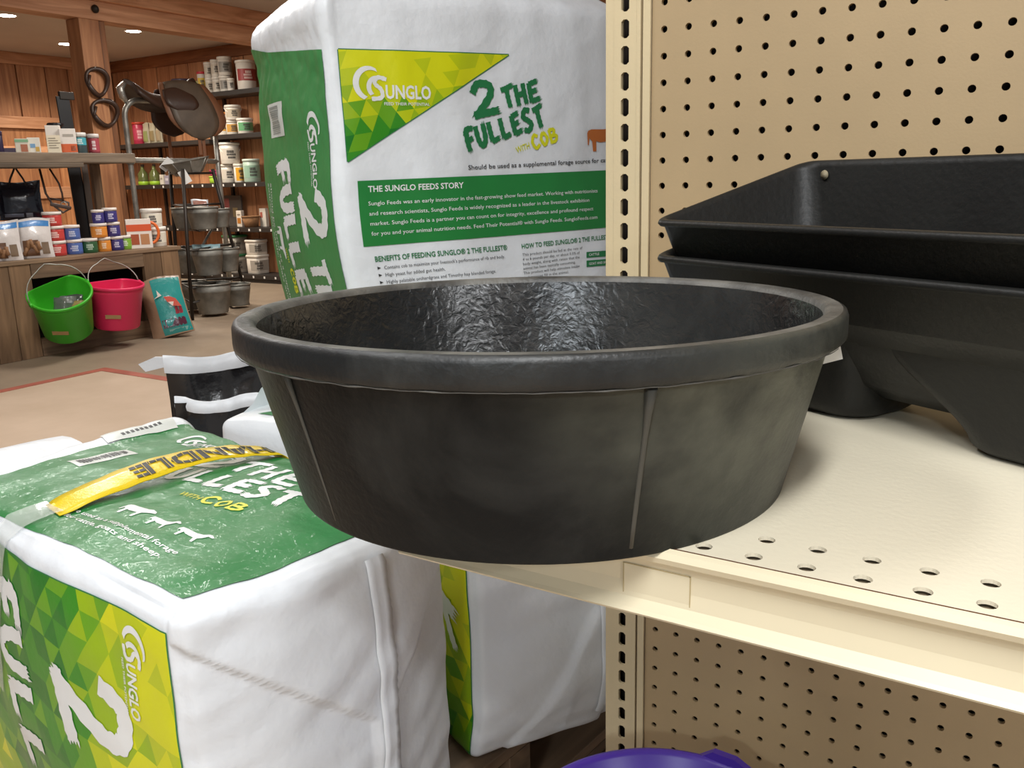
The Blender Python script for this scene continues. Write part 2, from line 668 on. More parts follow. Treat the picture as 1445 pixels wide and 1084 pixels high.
wl = struct(MB().box(XW - 0.1, XW, -0.5, YB, 0, ZC).obj('wall_left', M_WALLWOOD))
wb = struct(MB().box(XW, -2.6, YB, YB + 0.1, 0, ZC).obj('wall_back', M_WALLWOOD))
rs = random.Random(3)
y = 1.4
while y < YB - 0.05:
    w = rs.uniform(0.22, 0.34)
    y1 = min(y + w, YB - 0.03)
    MB().box(XW, XW + 0.025 + rs.uniform(0, 0.008), y + 0.006, y1 - 0.006, 0.0, ZC - 0.12, b=0.004).obj('plank', M_WALLWOOD, wl)
    y = y1
x = XW + 0.03
while x < -4.0:
    w = rs.uniform(0.20, 0.32)
    MB().box(x + 0.006, x + w - 0.006, YB - 0.025 - rs.uniform(0, 0.008), YB, 0.0, ZC - 0.12, b=0.004).obj('plank', M_WALLWOOD, wb)
    x += w
struct(MB().box(XW, XW + 0.05, 1.4, YB, ZC - 0.12, ZC, b=0.006).obj('trim_2', M_WOODBEAM))
struct(MB().box(XW + 0.05, -3.0, YB - 0.05, YB, ZC - 0.12, ZC, b=0.006).obj('trim_3', wood('trim_wood', '#7d4a2a', '#a86c42', 'x')))
# door-like board frame on the left wall
dr = struct(MB().box(XW + 0.03, XW + 0.05, 3.95, 4.85, 0.2, 1.72, b=0.004).obj('door_1', M_WOODPOST))
for z0 in (0.9, 1.32, 1.62):
    MB().box(XW + 0.05, XW + 0.085, 3.9, 4.9, z0, z0 + 0.12, b=0.006).obj('rail', M_WOODBEAM, dr)
for y0 in (3.90, 4.82):
    MB().box(XW + 0.05, XW + 0.075, y0, y0 + 0.10, 0.2, 1.62, b=0.005).obj('stile', M_WOODPOST, dr)
MB().box(XW + 0.085, XW + 0.12, 3.7, 4.15, 1.40, 1.46, b=0.008).obj('latch_bar', M_TAN, dr)

# timber frame: post and beam
tf = thing('timber_post', 'square orange-brown timber post rising behind the bench to the ceiling beam', 'post', (-5.525, 3.045, 0))
MB().box(-0.075, 0.075, -0.075, 0.075, 0, 2.13, b=0.006).obj('post_face', M_WOODPOST, tf)
MB().box(-0.075, 0.06, 0.075, 0.13, 0, 2.13, b=0.004).obj('side_board', wood('post_side', '#5e3a22', '#8a5834', 'z'), tf)
bt = thing('ceiling_beam', 'long orange-brown timber beam along the ceiling above the bench', 'beam', (-5.51, 0, 2.13))
MB().box(-0.09, 0.06, -0.5, YB - 0.05, 0, 0.125, b=0.006).obj('lower_board', M_WOODBEAM, bt)
MB().box(-0.05, 0.10, -0.5, YB - 0.05, 0.125, 0.25, b=0.006).obj('upper_board', M_WOODBEAM, bt)
MB().lathe([(0, 0), (0.025, 0.0), (0.028, 0.012), (0.012, 0.03), (0, 0.03)], 16, M=Matrix.Translation((0.06, 3.1, 0.07)) @ Matrix.Rotation(PI / 2, 4, 'Y')).obj('bolt_head', M_IRON, bt)

# recessed downlights
for i, (lx, ly, lab) in enumerate([(-7.08, 3.42, 'bright round downlight at the far left edge of the ceiling'),
                                   (-8.1, 4.555, 'small bright downlight just left of the timber post'),
                                   (-6.99, 4.516, 'bright round downlight right of the timber post')]):
    d = thing('downlight', lab, 'ceiling light', (lx, ly, ZC), group='recessed ceiling downlights')
    MB().lathe([(0.062, -0.002), (0.085, -0.004), (0.088, 0.0), (0.062, 0.0)], 24, closed=True).obj('trim_ring', M_WHITEPL, d)
    MB().lathe([(0, -0.003), (0.062, -0.003), (0.062, 0.0)], 24).obj('lens', emit('downlight_lens', (1, 0.95, 0.86, 1), 40), d)
    sp_ = bpy.data.lights.new('downlight_lamp', 'SPOT')
    sp_.energy = 90
    sp_.spot_size = 2.4
    sp_.spot_blend = 0.6
    sp_.shadow_soft_size = 0.06
    sp_.color = (1, 0.88, 0.72)
    so = bpy.data.objects.new('downlight_lamp', sp_)
    so.location = (0, 0, -0.02)
    COL.objects.link(so)
    so.parent = d

# ------------------------------------------------------------------ GONDOLA SHELVING
IN = 0.0254
ZH = 1.13956            # height of the hole row through the calibration row


def perforated(x0, nx, z0, nz, pitch, hr, thick, n=12, y=0.0, rect=None):
    """panel in the xz plane with a hole in every cell (cell centres at x0+i*pitch, z0+j*pitch)"""
    mb = MB()
    h = pitch / 2
    ring = []
    for k in range(n):
        a = 2 * PI * (k + 0.5) / n
        if rect:
            c, s_ = math.cos(a), math.sin(a)
            q = max(abs(c) / rect[0], abs(s_) / rect[1])
            ring.append((c / q * 0.98, s_ / q * 0.98))
        else:
            ring.append((hr * math.cos(a), hr * math.sin(a)))
    outer = []
    for k in range(n):
        a = 2 * PI * (k + 0.5) / n
        c, s_ = math.cos(a), math.sin(a)
        q = max(abs(c), abs(s_))
        outer.append((c / q * h, s_ / q * h))
    corners = [(h, h), (-h, h), (-h, -h), (h, -h)]
    for i in range(nx):
        for j in range(nz):
            cx, cz = x0 + i * pitch, z0 + j * pitch
            vs_ = [(cx + a, y, cz + b) for a, b in ring] + [(cx + a, y, cz + b) for a, b in outer] + [(cx + a, y + thick, cz + b) for a, b in ring] + \
                  [(cx + a, y, cz + b) for a, b in corners]
            fs = []
            for k in range(n):
                k2 = (k + 1) % n
                fs.append((k, k2, n + k2, n + k))
                fs.append((k2, k, 2 * n + k, 2 * n + k2))
            for q in range(4):
                k = (n // 8 + q * (n // 4)) % n
                # corner triangle between outer points either side of the diagonal
                best = sorted(range(n), key=lambda m: (outer[m][0] - corners[q][0]) ** 2 + (outer[m][1] - corners[q][1]) ** 2)[:2]
                a_, b_ = best
                fs.append((n + a_, n + b_, 3 * n + q))
            mb.add(vs_, fs)
    return mb


gd = thing('gondola_shelving', 'cream steel pegboard shelving unit with a slotted upright', 'shelving', (0, 0, 0))
fixnormals(perforated(0, 28, ZH - 38 * IN, 66, IN, 0.0034, 0.005).obj('pegboard', M_PEG, gd))
MB().box(-0.0235, 0.72, 0.035, 0.04, 0.05, 1.86).obj('back_liner', M_DARK, gd)
# upright
up = fixnormals(perforated(-0.0405, 1, ZH - 38 * IN + 0.004, 66, IN, 0, 0.004, n=16, y=-0.0045, rect=(0.0045, 0.0092)).obj('upright', M_CREAM, gd))
u2 = MB()
u2.box(-0.062, -0.0405 - 0.0126, -0.0045, 0.05, 0.0, 1.86)
u2.box(-0.0405 + 0.0126, -0.0235, -0.0045, 0.05, 0.0, 1.86)
u2.box(-0.0545, -0.027, 0.02, 0.024, 0.0, 1.86, mi=1)
u2.obj('upright_flange', [M_CREAM, M_DARK], gd)
u3 = MB()
u3.box(-0.0215, -0.0135, -0.003, 0.03, 0.05, 1.86)
u3.obj('panel_edge_strip', M_CREAM, gd)
MB().box(-0.0235, -0.0127, 0.001, 0.02, 0.05, 1.86).obj('groove', M_RUST, gd)
MB().box(-0.062, 0.72, -0.45, 0.05, 0.0, 0.10, b=0.004).obj('kick_base', M_CREAM, gd)
MB().box(-0.062, 0.72, -0.46, 0.0, 0.10, 0.125, b=0.003).obj('base_deck', M_SHELF, gd)

# the shelf that carries the pan
ZS = 0.815
sh = thing('steel_shelf', 'cream steel shelf with a price rail, carrying the black pan and feeders', 'shelf', (0, 0, ZS))
XS0, XS1, YF = 0.030, 0.70, -0.480
deck = MB()
holes = [(0.2165 + (i - 6) * IN, -0.4695) for i in range(25)] + [(0.2165 + (i - 6) * IN, -0.4465) for i in range(25)]
# perforated strips
h = IN / 2
hx0 = 0.2165 - 6 * IN - h
hx1 = hx0 + 25 * IN


def hole_strip(cy, y0, y1):
    n = 16
    for i in range(25):
        cx = hx0 + h + i * IN
        ring = [(cx + 0.0043 * math.cos(2 * PI * (k + .5) / n), cy + 0.0043 * math.sin(2 * PI * (k + .5) / n)) for k in range(n)]
        out = []
        for k in range(n):
            a = 2 * PI * (k + .5) / n
            c, s_ = math.cos(a), math.sin(a)
            q = 1e9
            if abs(c) > 1e-6:
                q = min(q, h / abs(c))
            if s_ > 1e-6:
                q = min(q, (y1 - cy) / s_)
            if s_ < -1e-6:
                q = min(q, (y0 - cy) / s_)
            out.append((cx + c * q, cy + s_ * q))
        cor = [(cx + h, y1), (cx - h, y1), (cx - h, y0), (cx + h, y0)]
        vs_ = [(a, b, 0) for a, b in ring] + [(a, b, 0) for a, b in out] + [(a, b, -0.002) for a, b in ring] + [(a, b, 0) for a, b in cor]
        fs = []
        for k in range(n):
            k2 = (k + 1) % n
            fs.append((k, n + k, n + k2, k2))
            fs.append((k, k2, 2 * n + k2, 2 * n + k))
        for q in range(4):
            best = sorted(range(n), key=lambda m: (out[m][0] - cor[q][0]) ** 2 + (out[m][1] - cor[q][1]) ** 2)[:2]
            fs.append((n + best[0], n + best[1], 3 * n + q))
        deck.add(vs_, fs)


ymid = (-0.4695 - 0.4465) / 2
hole_strip(-0.4695, YF, ymid)
hole_strip(-0.4465, ymid, -0.435)
deck.add([(hx0, -0.435, 0), (hx1, -0.435, 0), (hx1, -0.002, 0), (hx0, -0.002, 0)], [(0, 1, 2, 3)])
deck.add([(XS0, YF, 0), (hx0, YF, 0), (hx0, -0.002, 0), (XS0, -0.002, 0)], [(0, 1, 2, 3)])
deck.add([(hx1, YF, 0), (XS1, YF, 0), (XS1, -0.002, 0), (hx1, -0.002, 0)], [(0, 1, 2, 3)])
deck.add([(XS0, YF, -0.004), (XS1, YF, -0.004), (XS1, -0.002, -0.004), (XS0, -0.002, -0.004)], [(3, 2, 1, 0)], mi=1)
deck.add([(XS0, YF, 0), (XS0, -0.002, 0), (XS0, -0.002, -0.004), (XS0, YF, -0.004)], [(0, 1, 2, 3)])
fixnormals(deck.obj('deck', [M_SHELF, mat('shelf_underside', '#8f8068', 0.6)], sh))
# price rail: bead, concave channel, lower lip
prof = [(YF - 0.0006, -0.004), (YF - 0.0006, 0.0), (YF - 0.003, 0.0012), (YF - 0.0062, 0.0002), (YF - 0.0078, -0.003), (YF - 0.0066, -0.0062), (YF - 0.0035, -0.008),
        (YF - 0.002, -0.012), (YF - 0.0018, -0.022), (YF - 0.003, -0.030), (YF - 0.0062, -0.0345), (YF - 0.0078, -0.0362), (YF - 0.0066, -0.0378), (YF - 0.004, -0.0368),
        (YF + 0.001, -0.034), (YF + 0.001, -0.006)]
rail = MB()
n = len(prof)
rail.add([(XS0, a, b) for a, b in prof] + [(XS1, a, b) for a, b in prof],
         [(i, (i + 1) % n, n + (i + 1) % n, n + i) for i in range(n)] + [tuple(range(n)), tuple(range(2 * n - 1, n - 1, -1))], smooth=False)
fixnormals(rail.obj('price_rail', mat('price_rail_paint', '#dbd0b2', 0.35, var=0.04, vscale=6), sh))
MB().box(XS0, XS1, YF - 0.0009, YF + 0.0002, -0.003, 0.0003).obj('seam', M_RUST, sh)
# ghost of an old price sticker on the rail
st = MB()
st.box(0.178, 0.2145, YF - 0.0026, YF - 0.0021, -0.0295, -0.012)
st.obj('old_sticker', mat('old_sticker', '#dbd0b2', 0.5), sh)
stl = MB()
for a, b, c, d_ in ((0.178, 0.2145, -0.0122, -0.0117), (0.178, 0.2145, -0.0298, -0.0293), (0.2141, 0.2147, -0.0298, -0.0117), (0.1777, 0.1783, -0.0298, -0.0117)):
    stl.box(a, b, YF - 0.0028, YF - 0.0025, c, d_)
stl.obj('sticker_edge', mat('sticker_grime', '#b5a47c', 0.8), sh)
# side brackets below the shelf
br = MB()
br.plate([(-0.46, 0), (-0.03, 0), (-0.0, -0.02), (-0.0, -0.09), (-0.03, -0.09), (-0.46, -0.03)], 0.003, M=Matrix.Translation((XS0 + 0.003, 0, -0.005)) @ Matrix.Rotation(PI / 2, 4, 'Z'))
fixnormals(br.obj('bracket', M_CREAM, sh))

# ------------------------------------------------------------------ BLACK RUBBER PAN
def rubber(name, inner, spec=0.32, d0=0.122, d1=0.200):
    m = bpy.data.materials.new(name)
    m.use_nodes = True
    nt = m.node_tree
    b = nt.nodes['Principled BSDF']
    tc = nt.nodes.new('ShaderNodeTexCoord')
    n1 = nt.nodes.new('ShaderNodeTexNoise')
    n1.inputs['Scale'].default_value = 9
    n1.inputs['Detail'].default_value = 8
    n1.inputs['Roughness'].default_value = 0.62
    n1.inputs['Distortion'].default_value = 0.6
    nt.links.new(tc.outputs['Object'], n1.inputs[0])
    rp = nt.nodes.new('ShaderNodeValToRGB')
    rp.color_ramp.elements[0].position = 0.46
    rp.color_ramp.elements[1].position = 0.80
    rp.color_ramp.elements[0].color = (0.0062, 0.0072, 0.0075, 1)
    rp.color_ramp.elements[1].color = (0.038, 0.039, 0.036, 1)
    nt.links.new(n1.outputs[0], rp.inputs[0])
    if inner:
        nt.links.new(rp.outputs[0], b.inputs['Base Color'])
    else:
        # pale streaks on one side: dust plus a painted-in reflection of shelf and pegboard
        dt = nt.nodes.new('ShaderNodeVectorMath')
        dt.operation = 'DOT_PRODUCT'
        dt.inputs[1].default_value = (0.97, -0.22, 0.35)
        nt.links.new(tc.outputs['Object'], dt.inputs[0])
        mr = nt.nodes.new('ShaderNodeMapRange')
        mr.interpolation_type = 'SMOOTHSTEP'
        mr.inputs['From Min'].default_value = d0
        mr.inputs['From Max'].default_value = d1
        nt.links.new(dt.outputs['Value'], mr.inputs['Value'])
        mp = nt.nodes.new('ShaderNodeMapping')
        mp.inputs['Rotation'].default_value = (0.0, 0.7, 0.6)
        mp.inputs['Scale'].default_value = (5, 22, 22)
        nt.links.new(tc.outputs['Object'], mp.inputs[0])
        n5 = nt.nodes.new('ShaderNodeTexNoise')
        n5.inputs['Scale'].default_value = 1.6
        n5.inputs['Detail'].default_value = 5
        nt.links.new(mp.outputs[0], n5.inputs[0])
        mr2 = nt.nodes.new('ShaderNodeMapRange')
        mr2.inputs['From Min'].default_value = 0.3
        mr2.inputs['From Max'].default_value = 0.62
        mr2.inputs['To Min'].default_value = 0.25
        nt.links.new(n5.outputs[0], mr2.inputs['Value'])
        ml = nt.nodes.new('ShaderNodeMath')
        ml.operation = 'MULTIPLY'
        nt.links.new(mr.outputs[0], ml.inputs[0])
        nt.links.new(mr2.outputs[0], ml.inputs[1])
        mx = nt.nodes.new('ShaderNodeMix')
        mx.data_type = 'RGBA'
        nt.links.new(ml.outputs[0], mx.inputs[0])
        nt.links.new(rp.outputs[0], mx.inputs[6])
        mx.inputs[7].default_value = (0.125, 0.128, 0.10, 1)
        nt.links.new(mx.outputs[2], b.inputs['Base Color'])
    n2 = nt.nodes.new('ShaderNodeTexNoise')
    n2.inputs['Scale'].default_value = 150 if inner else 220
    n2.inputs['Detail'].default_value = 5
    n2.inputs['Distortion'].default_value = 0.8 if inner else 0.0
    nt.links.new(tc.outputs['Object'], n2.inputs[0])
    n3 = nt.nodes.new('ShaderNodeTexNoise')
    n3.inputs['Scale'].default_value = 26
    n3.inputs['Detail'].default_value = 3
    nt.links.new(tc.outputs['Object'], n3.inputs[0])
    ad = nt.nodes.new('ShaderNodeMath')
    ad.operation = 'MULTIPLY_ADD'
    ad.inputs[1].default_value = 1.2 if inner else 0.6
    nt.links.new(n3.outputs[0], ad.inputs[0])
    nt.links.new(n2.outputs[0], ad.inputs[2])
    bp = nt.nodes.new('ShaderNodeBump')
    bp.inputs['Strength'].default_value = 0.34 if inner else 0.22
    bp.inputs['Distance'].default_value = 0.0022
    nt.links.new(ad.outputs[0], bp.inputs['Height'])
    nt.links.new(bp.outputs[0], b.inputs['Normal'])
    b.inputs['Roughness'].default_value = 0.25 if inner else 0.44
    b.inputs['Specular IOR Level'].default_value = 0.95 if inner else spec
    return m


PC = (0.0781, -0.3965, ZS)
pan = thing('rubber_pan', 'large round black rubber feed pan overhanging the shelf edge', 'feed pan', PC, rz=0)
RB, RR, PH, PRB = 0.1528, 0.1822, 0.1081, 0.0922
wall_out = RR - 0.0085
outp = [(0, 0.004), (RB - 0.05, 0.004), (RB - 0.028, 0.0006), (RB - 0.002, 0.0), (RB - 0.0002, 0.0001), (RB, 0.0012)]
for k in range(1, 7):
    t = k / 6
    outp.append((RB + (wall_out - RB) * t, 0.0012 + (PRB - 0.0012) * t))
rimp = [(wall_out, PRB), (RR - 0.0016, PRB - 0.0004), (RR - 0.0002, PRB + 0.0012), (RR, PRB + 0.004), (RR - 0.0003, PH - 0.0035), (RR - 0.0013, PH - 0.001), (RR - 0.0035, PH),
        (RR - 0.010, PH), (RR - 0.0125, PH - 0.0012), (RR - 0.0138, PH - 0.004)]
inp = []
for k in range(0, 9):
    t = k / 8
    inp.append((RR - 0.0138 + (RB - 0.006 - (RR - 0.0138)) * t, PH - 0.004 + (0.016 - PH + 0.004) * t))
inp += [(RB - 0.011, 0.0115), (RB - 0.02, 0.0095), (RB - 0.07, 0.009), (0, 0.009)]
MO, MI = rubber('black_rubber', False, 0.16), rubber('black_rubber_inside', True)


def wob(x, y, z):
    a = math.atan2(y, x)
    k = 1 + 0.004 * math.sin(2 * a + 0.5) + 0.0015 * math.sin(5 * a)
    return x * k, y * k


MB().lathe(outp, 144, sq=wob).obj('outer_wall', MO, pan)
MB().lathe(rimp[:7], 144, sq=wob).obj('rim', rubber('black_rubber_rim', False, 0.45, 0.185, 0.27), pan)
MB().lathe(rimp[6:], 144, sq=wob).obj('rim_edge', mat('dusty_rubber', (0.035, 0.034, 0.031, 1), 0.5, var=0.8, vscale=30, color2=(0.13, 0.125, 0.11, 1), bump=0.3, bscale=200), pan)
MB().lathe(inp, 144, sq=wob).obj('inner_wall', MI, pan)
for p_ in pan.children:
    fixnormals(p_)
# mould ribs down the outside
for adeg, rr_ in ((-43.0, 0.0014), (-106, 0.0009), (60, 0.0012), (150, 0.0012)):
    a = math.radians(adeg)
    pts = []
    for k in range(8):
        t = k / 7
        r = RB + (wall_out - RB) * t + 0.0003
        x_, y_ = wob(r * math.cos(a), r * math.sin(a), 0)
        pts.append((x_, y_, 0.006 + (PRB - 0.008) * t))
    MB().tube(pts, rr_, 8, rad=[rr_] * 6 + [rr_ * 1.4, rr_ * 2.2]).obj('mould_rib', mat('rubber_rib', '#4c4b44', 0.6), pan)
# rubber flash along the lower rim edge
fl = MB()
rf = random.Random(5)
pts, rad = [], []
for k in range(120):
    a = math.radians(-150 + 150 * k / 119)
    x_, y_ = wob((RR - 0.0008) * math.cos(a), (RR - 0.0008) * math.sin(a), 0)
    pts.append((x_, y_, PRB - 0.0003 + 0.0006 * noise.noise((k * 0.4, 1, 0))))
    rad.append(0.0002 + 0.0009 * max(0, noise.noise((k * 0.31, 4, 2))))
fl.tube(pts, 0.0005, 5, rad=rad)
fl.obj('moulding_flash', mat('rubber_flash', '#4d4b46', 0.6), pan)
# tag behind the rim on the right
tg = MB().box(-0.006, 0.006, -0.0004, 0.0004, -0.014, 0.0, M=Matrix.Translation((RR * math.cos(0.17) - 0.010, RR * math.sin(0.17), PRB)) @ Matrix.Rotation(0.5, 4, 'Z') @ Matrix.Rotation(-0.25, 4, 'Y'))
tg.obj('price_tag', mat('tag_paper', '#d9d8d4', 0.6), pan)
for p_ in pan.children:                      # the soft rubber rim sags a little to one side
    for v_ in p_.data.vertices:
        k = max(0.0, v_.co.z) / PH
        v_.co.z += k * (0.0102 * v_.co.x - 0.0165 * v_.co.y)
        v_.co.x += 0.0027 * k
        v_.co.y -= 0.0047 * k

# ------------------------------------------------------------------ BLACK STACKED FEEDERS
def feeder(label, ztop, full):
    """local x along the front rim, local y to the back; origin at the front-left rim corner, at shelf height"""
    T = thing('trough_feeder', label, 'feeder', (0.0585, -0.1635, ZS), rz=math.atan2(-0.454, 0.891), group='nested black trough feeders')
    Lx, Dy = 0.46, 0.155
    zf, zb = ztop, ztop + 0.047
    th = 0.004
    mm = mat('black_plastic', (0.0105, 0.0105, 0.0095, 1), 0.46, spec=0.28, var=0.35, vscale=7, bump=0.12, bscale=180)

    def ring(inset_f, inset_s, inset_b, zfun, rad, n=5):
        P = []
        x0, x1, y0, y1 = inset_s, Lx - inset_s, inset_f, Dy - inset_b
        # left side leans: back corner shifted right
        sh_ = 0.028
        for (cx, cy, a0) in ((x1 - rad, y0 + rad, -90), (x1 - rad, y1 - rad, 0), (x0 + rad, y1 - rad, 90), (x0 + rad, y0 + rad, 180)):
            for k in range(n + 1):
                a = math.radians(a0 + 90 * k / n)
                px, py = cx + rad * math.cos(a), cy + rad * math.sin(a)
                t = (py - y0) / (y1 - y0)
                px += sh_ * t * (1 if px < Lx / 2 else -1)
                P.append((px, py, zfun(py)))
        return P

    def zr(y_):
        t = min(1, max(0, y_ / Dy))
        return zf + (zb - zf) * t
    rings = []
    zb0 = ztop - 0.050          # level under which the wells hang
    # outside going up then over the rim and down inside
    outs = [(0.020, 0.020, 0.005, lambda y_: zb0, 0.026), (0.0088, 0.0118, 0.004, lambda y_: ztop - 0.036, 0.022), (0.0076, 0.0108, 0.003, lambda y_: ztop - 0.035, 0.02),
            (0.0026, 0.0026, 0.001, lambda y_: zr(y_) - 0.0062, 0.014), (0.0003, 0.0003, 0.0, lambda y_: zr(y_) - 0.005, 0.013), (-0.0006, -0.0006, -0.0005, lambda y_: zr(y_) - 0.003, 0.012),
            (0.0, 0.0, 0.0, lambda y_: zr(y_) - 0.0006, 0.012), (0.0014, 0.0014, 0.0014, lambda y_: zr(y_), 0.012), (0.004, 0.004, 0.004, lambda y_: zr(y_) - 0.0003, 0.012)]
    ins = [(0.0058, 0.006, 0.005, lambda y_: zr(y_) - 0.005, 0.014), (0.0125, 0.0155, 0.007, lambda y_: ztop - 0.034, 0.02), (0.026, 0.026, 0.010, lambda y_: ztop - 0.055, 0.026),
           (0.045, 0.05, 0.03, lambda y_: ztop - 0.085, 0.03), (0.065, 0.09, 0.05, lambda y_: ztop - 0.098, 0.02)]
    for a in outs + ins:
        rings.append(ring(*a))
    n_ = len(rings[0])
    mb = MB()
    V = [p for r in rings for p in r]
    F = []
    for i in range(len(rings) - 1):
        for k in range(n_):
            k2 = (k + 1) % n_
            F.append((i * n_ + k, i * n_ + k2, (i + 1) * n_ + k2, (i + 1) * n_ + k))
    F.append(tuple((len(rings) - 1) * n_ + k for k in range(n_)))
    F.append(tuple(range(n_ - 1, -1, -1)))
    mb.add(V, F, smooth=True)
    fixnormals(mb.obj('basin', mm, T))
    # hanging hole in the tall back wall
    if not full:
        MB().lathe([(0.0, 0.0), (0.0036, 0.0), (0.0042, 0.0006), (0.0, 0.0012)], 16, M=Matrix.Translation((0.055, Dy - 0.0066, zb - 0.013)) @ Matrix.Rotation(PI / 2, 4, 'X')).obj(
        'hang_hole', mat('hole_light', '#8c8168', 0.7), T)
    if full:
        # the two wells under the basin, with the arched gap between them
        def well(x0, x1, nm, xr0, xr1):
            W_ = MB()
            rr_ = []
            for t in range(17):
                u = t / 16
                z_ = (zb0 + 0.006) * (1 - u) + 0.012 * u
                e_ = 0.5 - 0.5 * math.cos(PI * min(1.0, u * 1.02))
                s0 = x0 + xr0 * (0.6 * e_ + 0.4 * u * u)
                s1 = x1 - xr1 * (0.6 * e_ + 0.4 * u * u)
                f = 0.0180 + 0.020 * u ** 0.8
                bk = Dy - 0.006 - 0.02 * u
                rr_.append((s0, s1, f, bk, z_, 0.018 + 0.010 * u))
            for dz, ins_ in ((0.006, 0.0022), (0.002, 0.007), (0.0, 0.015)):
                s0, s1, f, bk, _, rd = rr_[16]
                rr_.append((s0 + ins_, s1 - ins_, f + ins_, bk - ins_, dz, max(0.006, rd - ins_ * 0.5)))
            V_, F_ = [], []
            for (s0, s1, f, bk, z_, rd) in rr_:
                for (cx, cy, a0) in ((s1 - rd, f + rd, -90), (s1 - rd, bk - rd, 0), (s0 + rd, bk - rd, 90), (s0 + rd, f + rd, 180)):
                    for k in range(6):
                        a = math.radians(a0 + 90 * k / 5)
                        V_.append((cx + rd * math.cos(a), cy + rd * math.sin(a), z_))
            for i in range(len(rr_) - 1):
                for k in range(24):
                    k2 = (k + 1) % 24
                    F_.append((i * 24 + k, i * 24 + k2, (i + 1) * 24 + k2, (i + 1) * 24 + k))
            F_.append(tuple((len(rr_) - 1) * 24 + k for k in range(24)))
            F_.append(tuple(range(23, -1, -1)))
            W_.add(V_, F_, smooth=True)
            fixnormals(W_.obj(nm, mm, T))
        well(0.024, 0.191, 'well', 0.02, 0.003)
        well(0.208, 0.435, 'well', 0.05, 0.03)
    return T


feeder('black plastic trough feeder nested under another, its wells resting on the shelf', 0.931 - 0.815, True)
feeder('black plastic trough feeder on top of the nested pair, tall back and open basin', 0.961 - 0.815, False)

# purple bucket on the lower deck
pb = thing('purple_bucket', 'purple plastic bucket below the shelf, only its rim showing', 'bucket', (0.11, -0.235, 0.131))
mp_ = mat('purple_plastic', '#4f35a0', 0.35, var=0.05)
MB().lathe([(0, 0.0), (0.105, 0.0), (0.115, 0.008), (0.140, 0.252), (0.150, 0.254), (0.151, 0.262), (0.149, 0.270), (0.144, 0.272), (0.138, 0.268), (0.111, 0.01), (0, 0.008)], 72).obj('body', mp_, pb)
MB().plate([(-0.035, 0.0), (0.05, 0.0), (0.012, 0.018), (-0.012, 0.018)], 0.008, M=Matrix.Translation((0.005, 0.146, 0.262)) @ Matrix.Rotation(-0.05, 4, 'Z')).obj('handle_ear', mp_, pb)


# ------------------------------------------------------------------ FEED BAGS
def sheet(name, c, rough=0.36, bump=0.35, bs=30, stretch=None, coat=0.0):
    return mat(name, c, rough, bump=bump, bscale=bs, var=0.03, vscale=9, stretch=stretch, coat=coat)


M_BAGW = sheet('white_bag_film', '#dbdfe3', 0.40, 0.9, 20)
M_BAGG = sheet('green_bag_print', '#1f7236', 0.46, 0.25, 34, stretch=(1, 1.6, 1.6), coat=0.06)
def sparkle(m, spec=0.3):
    nt = m.node_tree
    b = nt.nodes['Principled BSDF']
    b.inputs['Specular IOR Level'].default_value = spec
    b.inputs['Coat Weight'].default_value = 0.16
    b.inputs['Coat Roughness'].default_value = 0.08
    tc = nt.nodes.new('ShaderNodeTexCoord')
    n = nt.nodes.new('ShaderNodeTexNoise')
    n.inputs['Scale'].default_value = 55
    n.inputs['Detail'].default_value = 3
    n.inputs['Distortion'].default_value = 1.0
    bp = nt.nodes.new('ShaderNodeBump')
    bp.inputs['Strength'].default_value = 0.8
    bp.inputs['Distance'].default_value = 0.004
    nt.links.new(tc.outputs['Object'], n.inputs[0])
    nt.links.new(n.outputs[0], bp.inputs['Height'])
    nt.links.new(bp.outputs[0], b.inputs['Coat Normal'])


sparkle(M_BAGG)
M_BAGG2 = sheet('green_panel_print', '#1f7a37', 0.36, 0.2, 24)
M_INKW = sheet('white_ink', '#dcdedd', 0.36, 0.3, 26)
M_INKG = sheet('green_ink', '#1f7040', 0.4, 0.2, 24)
M_INKK = sheet('black_ink', '#26282a', 0.5, 0.2, 24)
M_INKY = sheet('yellow_ink', '#cfd016', 0.4, 0.2, 24)
M_INKO = sheet('orange_ink', '#b8672a', 0.4, 0.2, 24)
M_LABEL = sheet('barcode_paper', '#c9ccc6', 0.45, 0.2, 24)
FAC = [sheet('facet_%s' % n_, c, 0.32, 0.25, 24) for n_, c in
       (('deep_green', '#12701a'), ('leaf_green', '#2f8417'), ('grass', '#5f9a12'), ('lime', '#8fae0c'), ('yellow_lime', '#b3c008'), ('yellow', '#cdcf06'))]


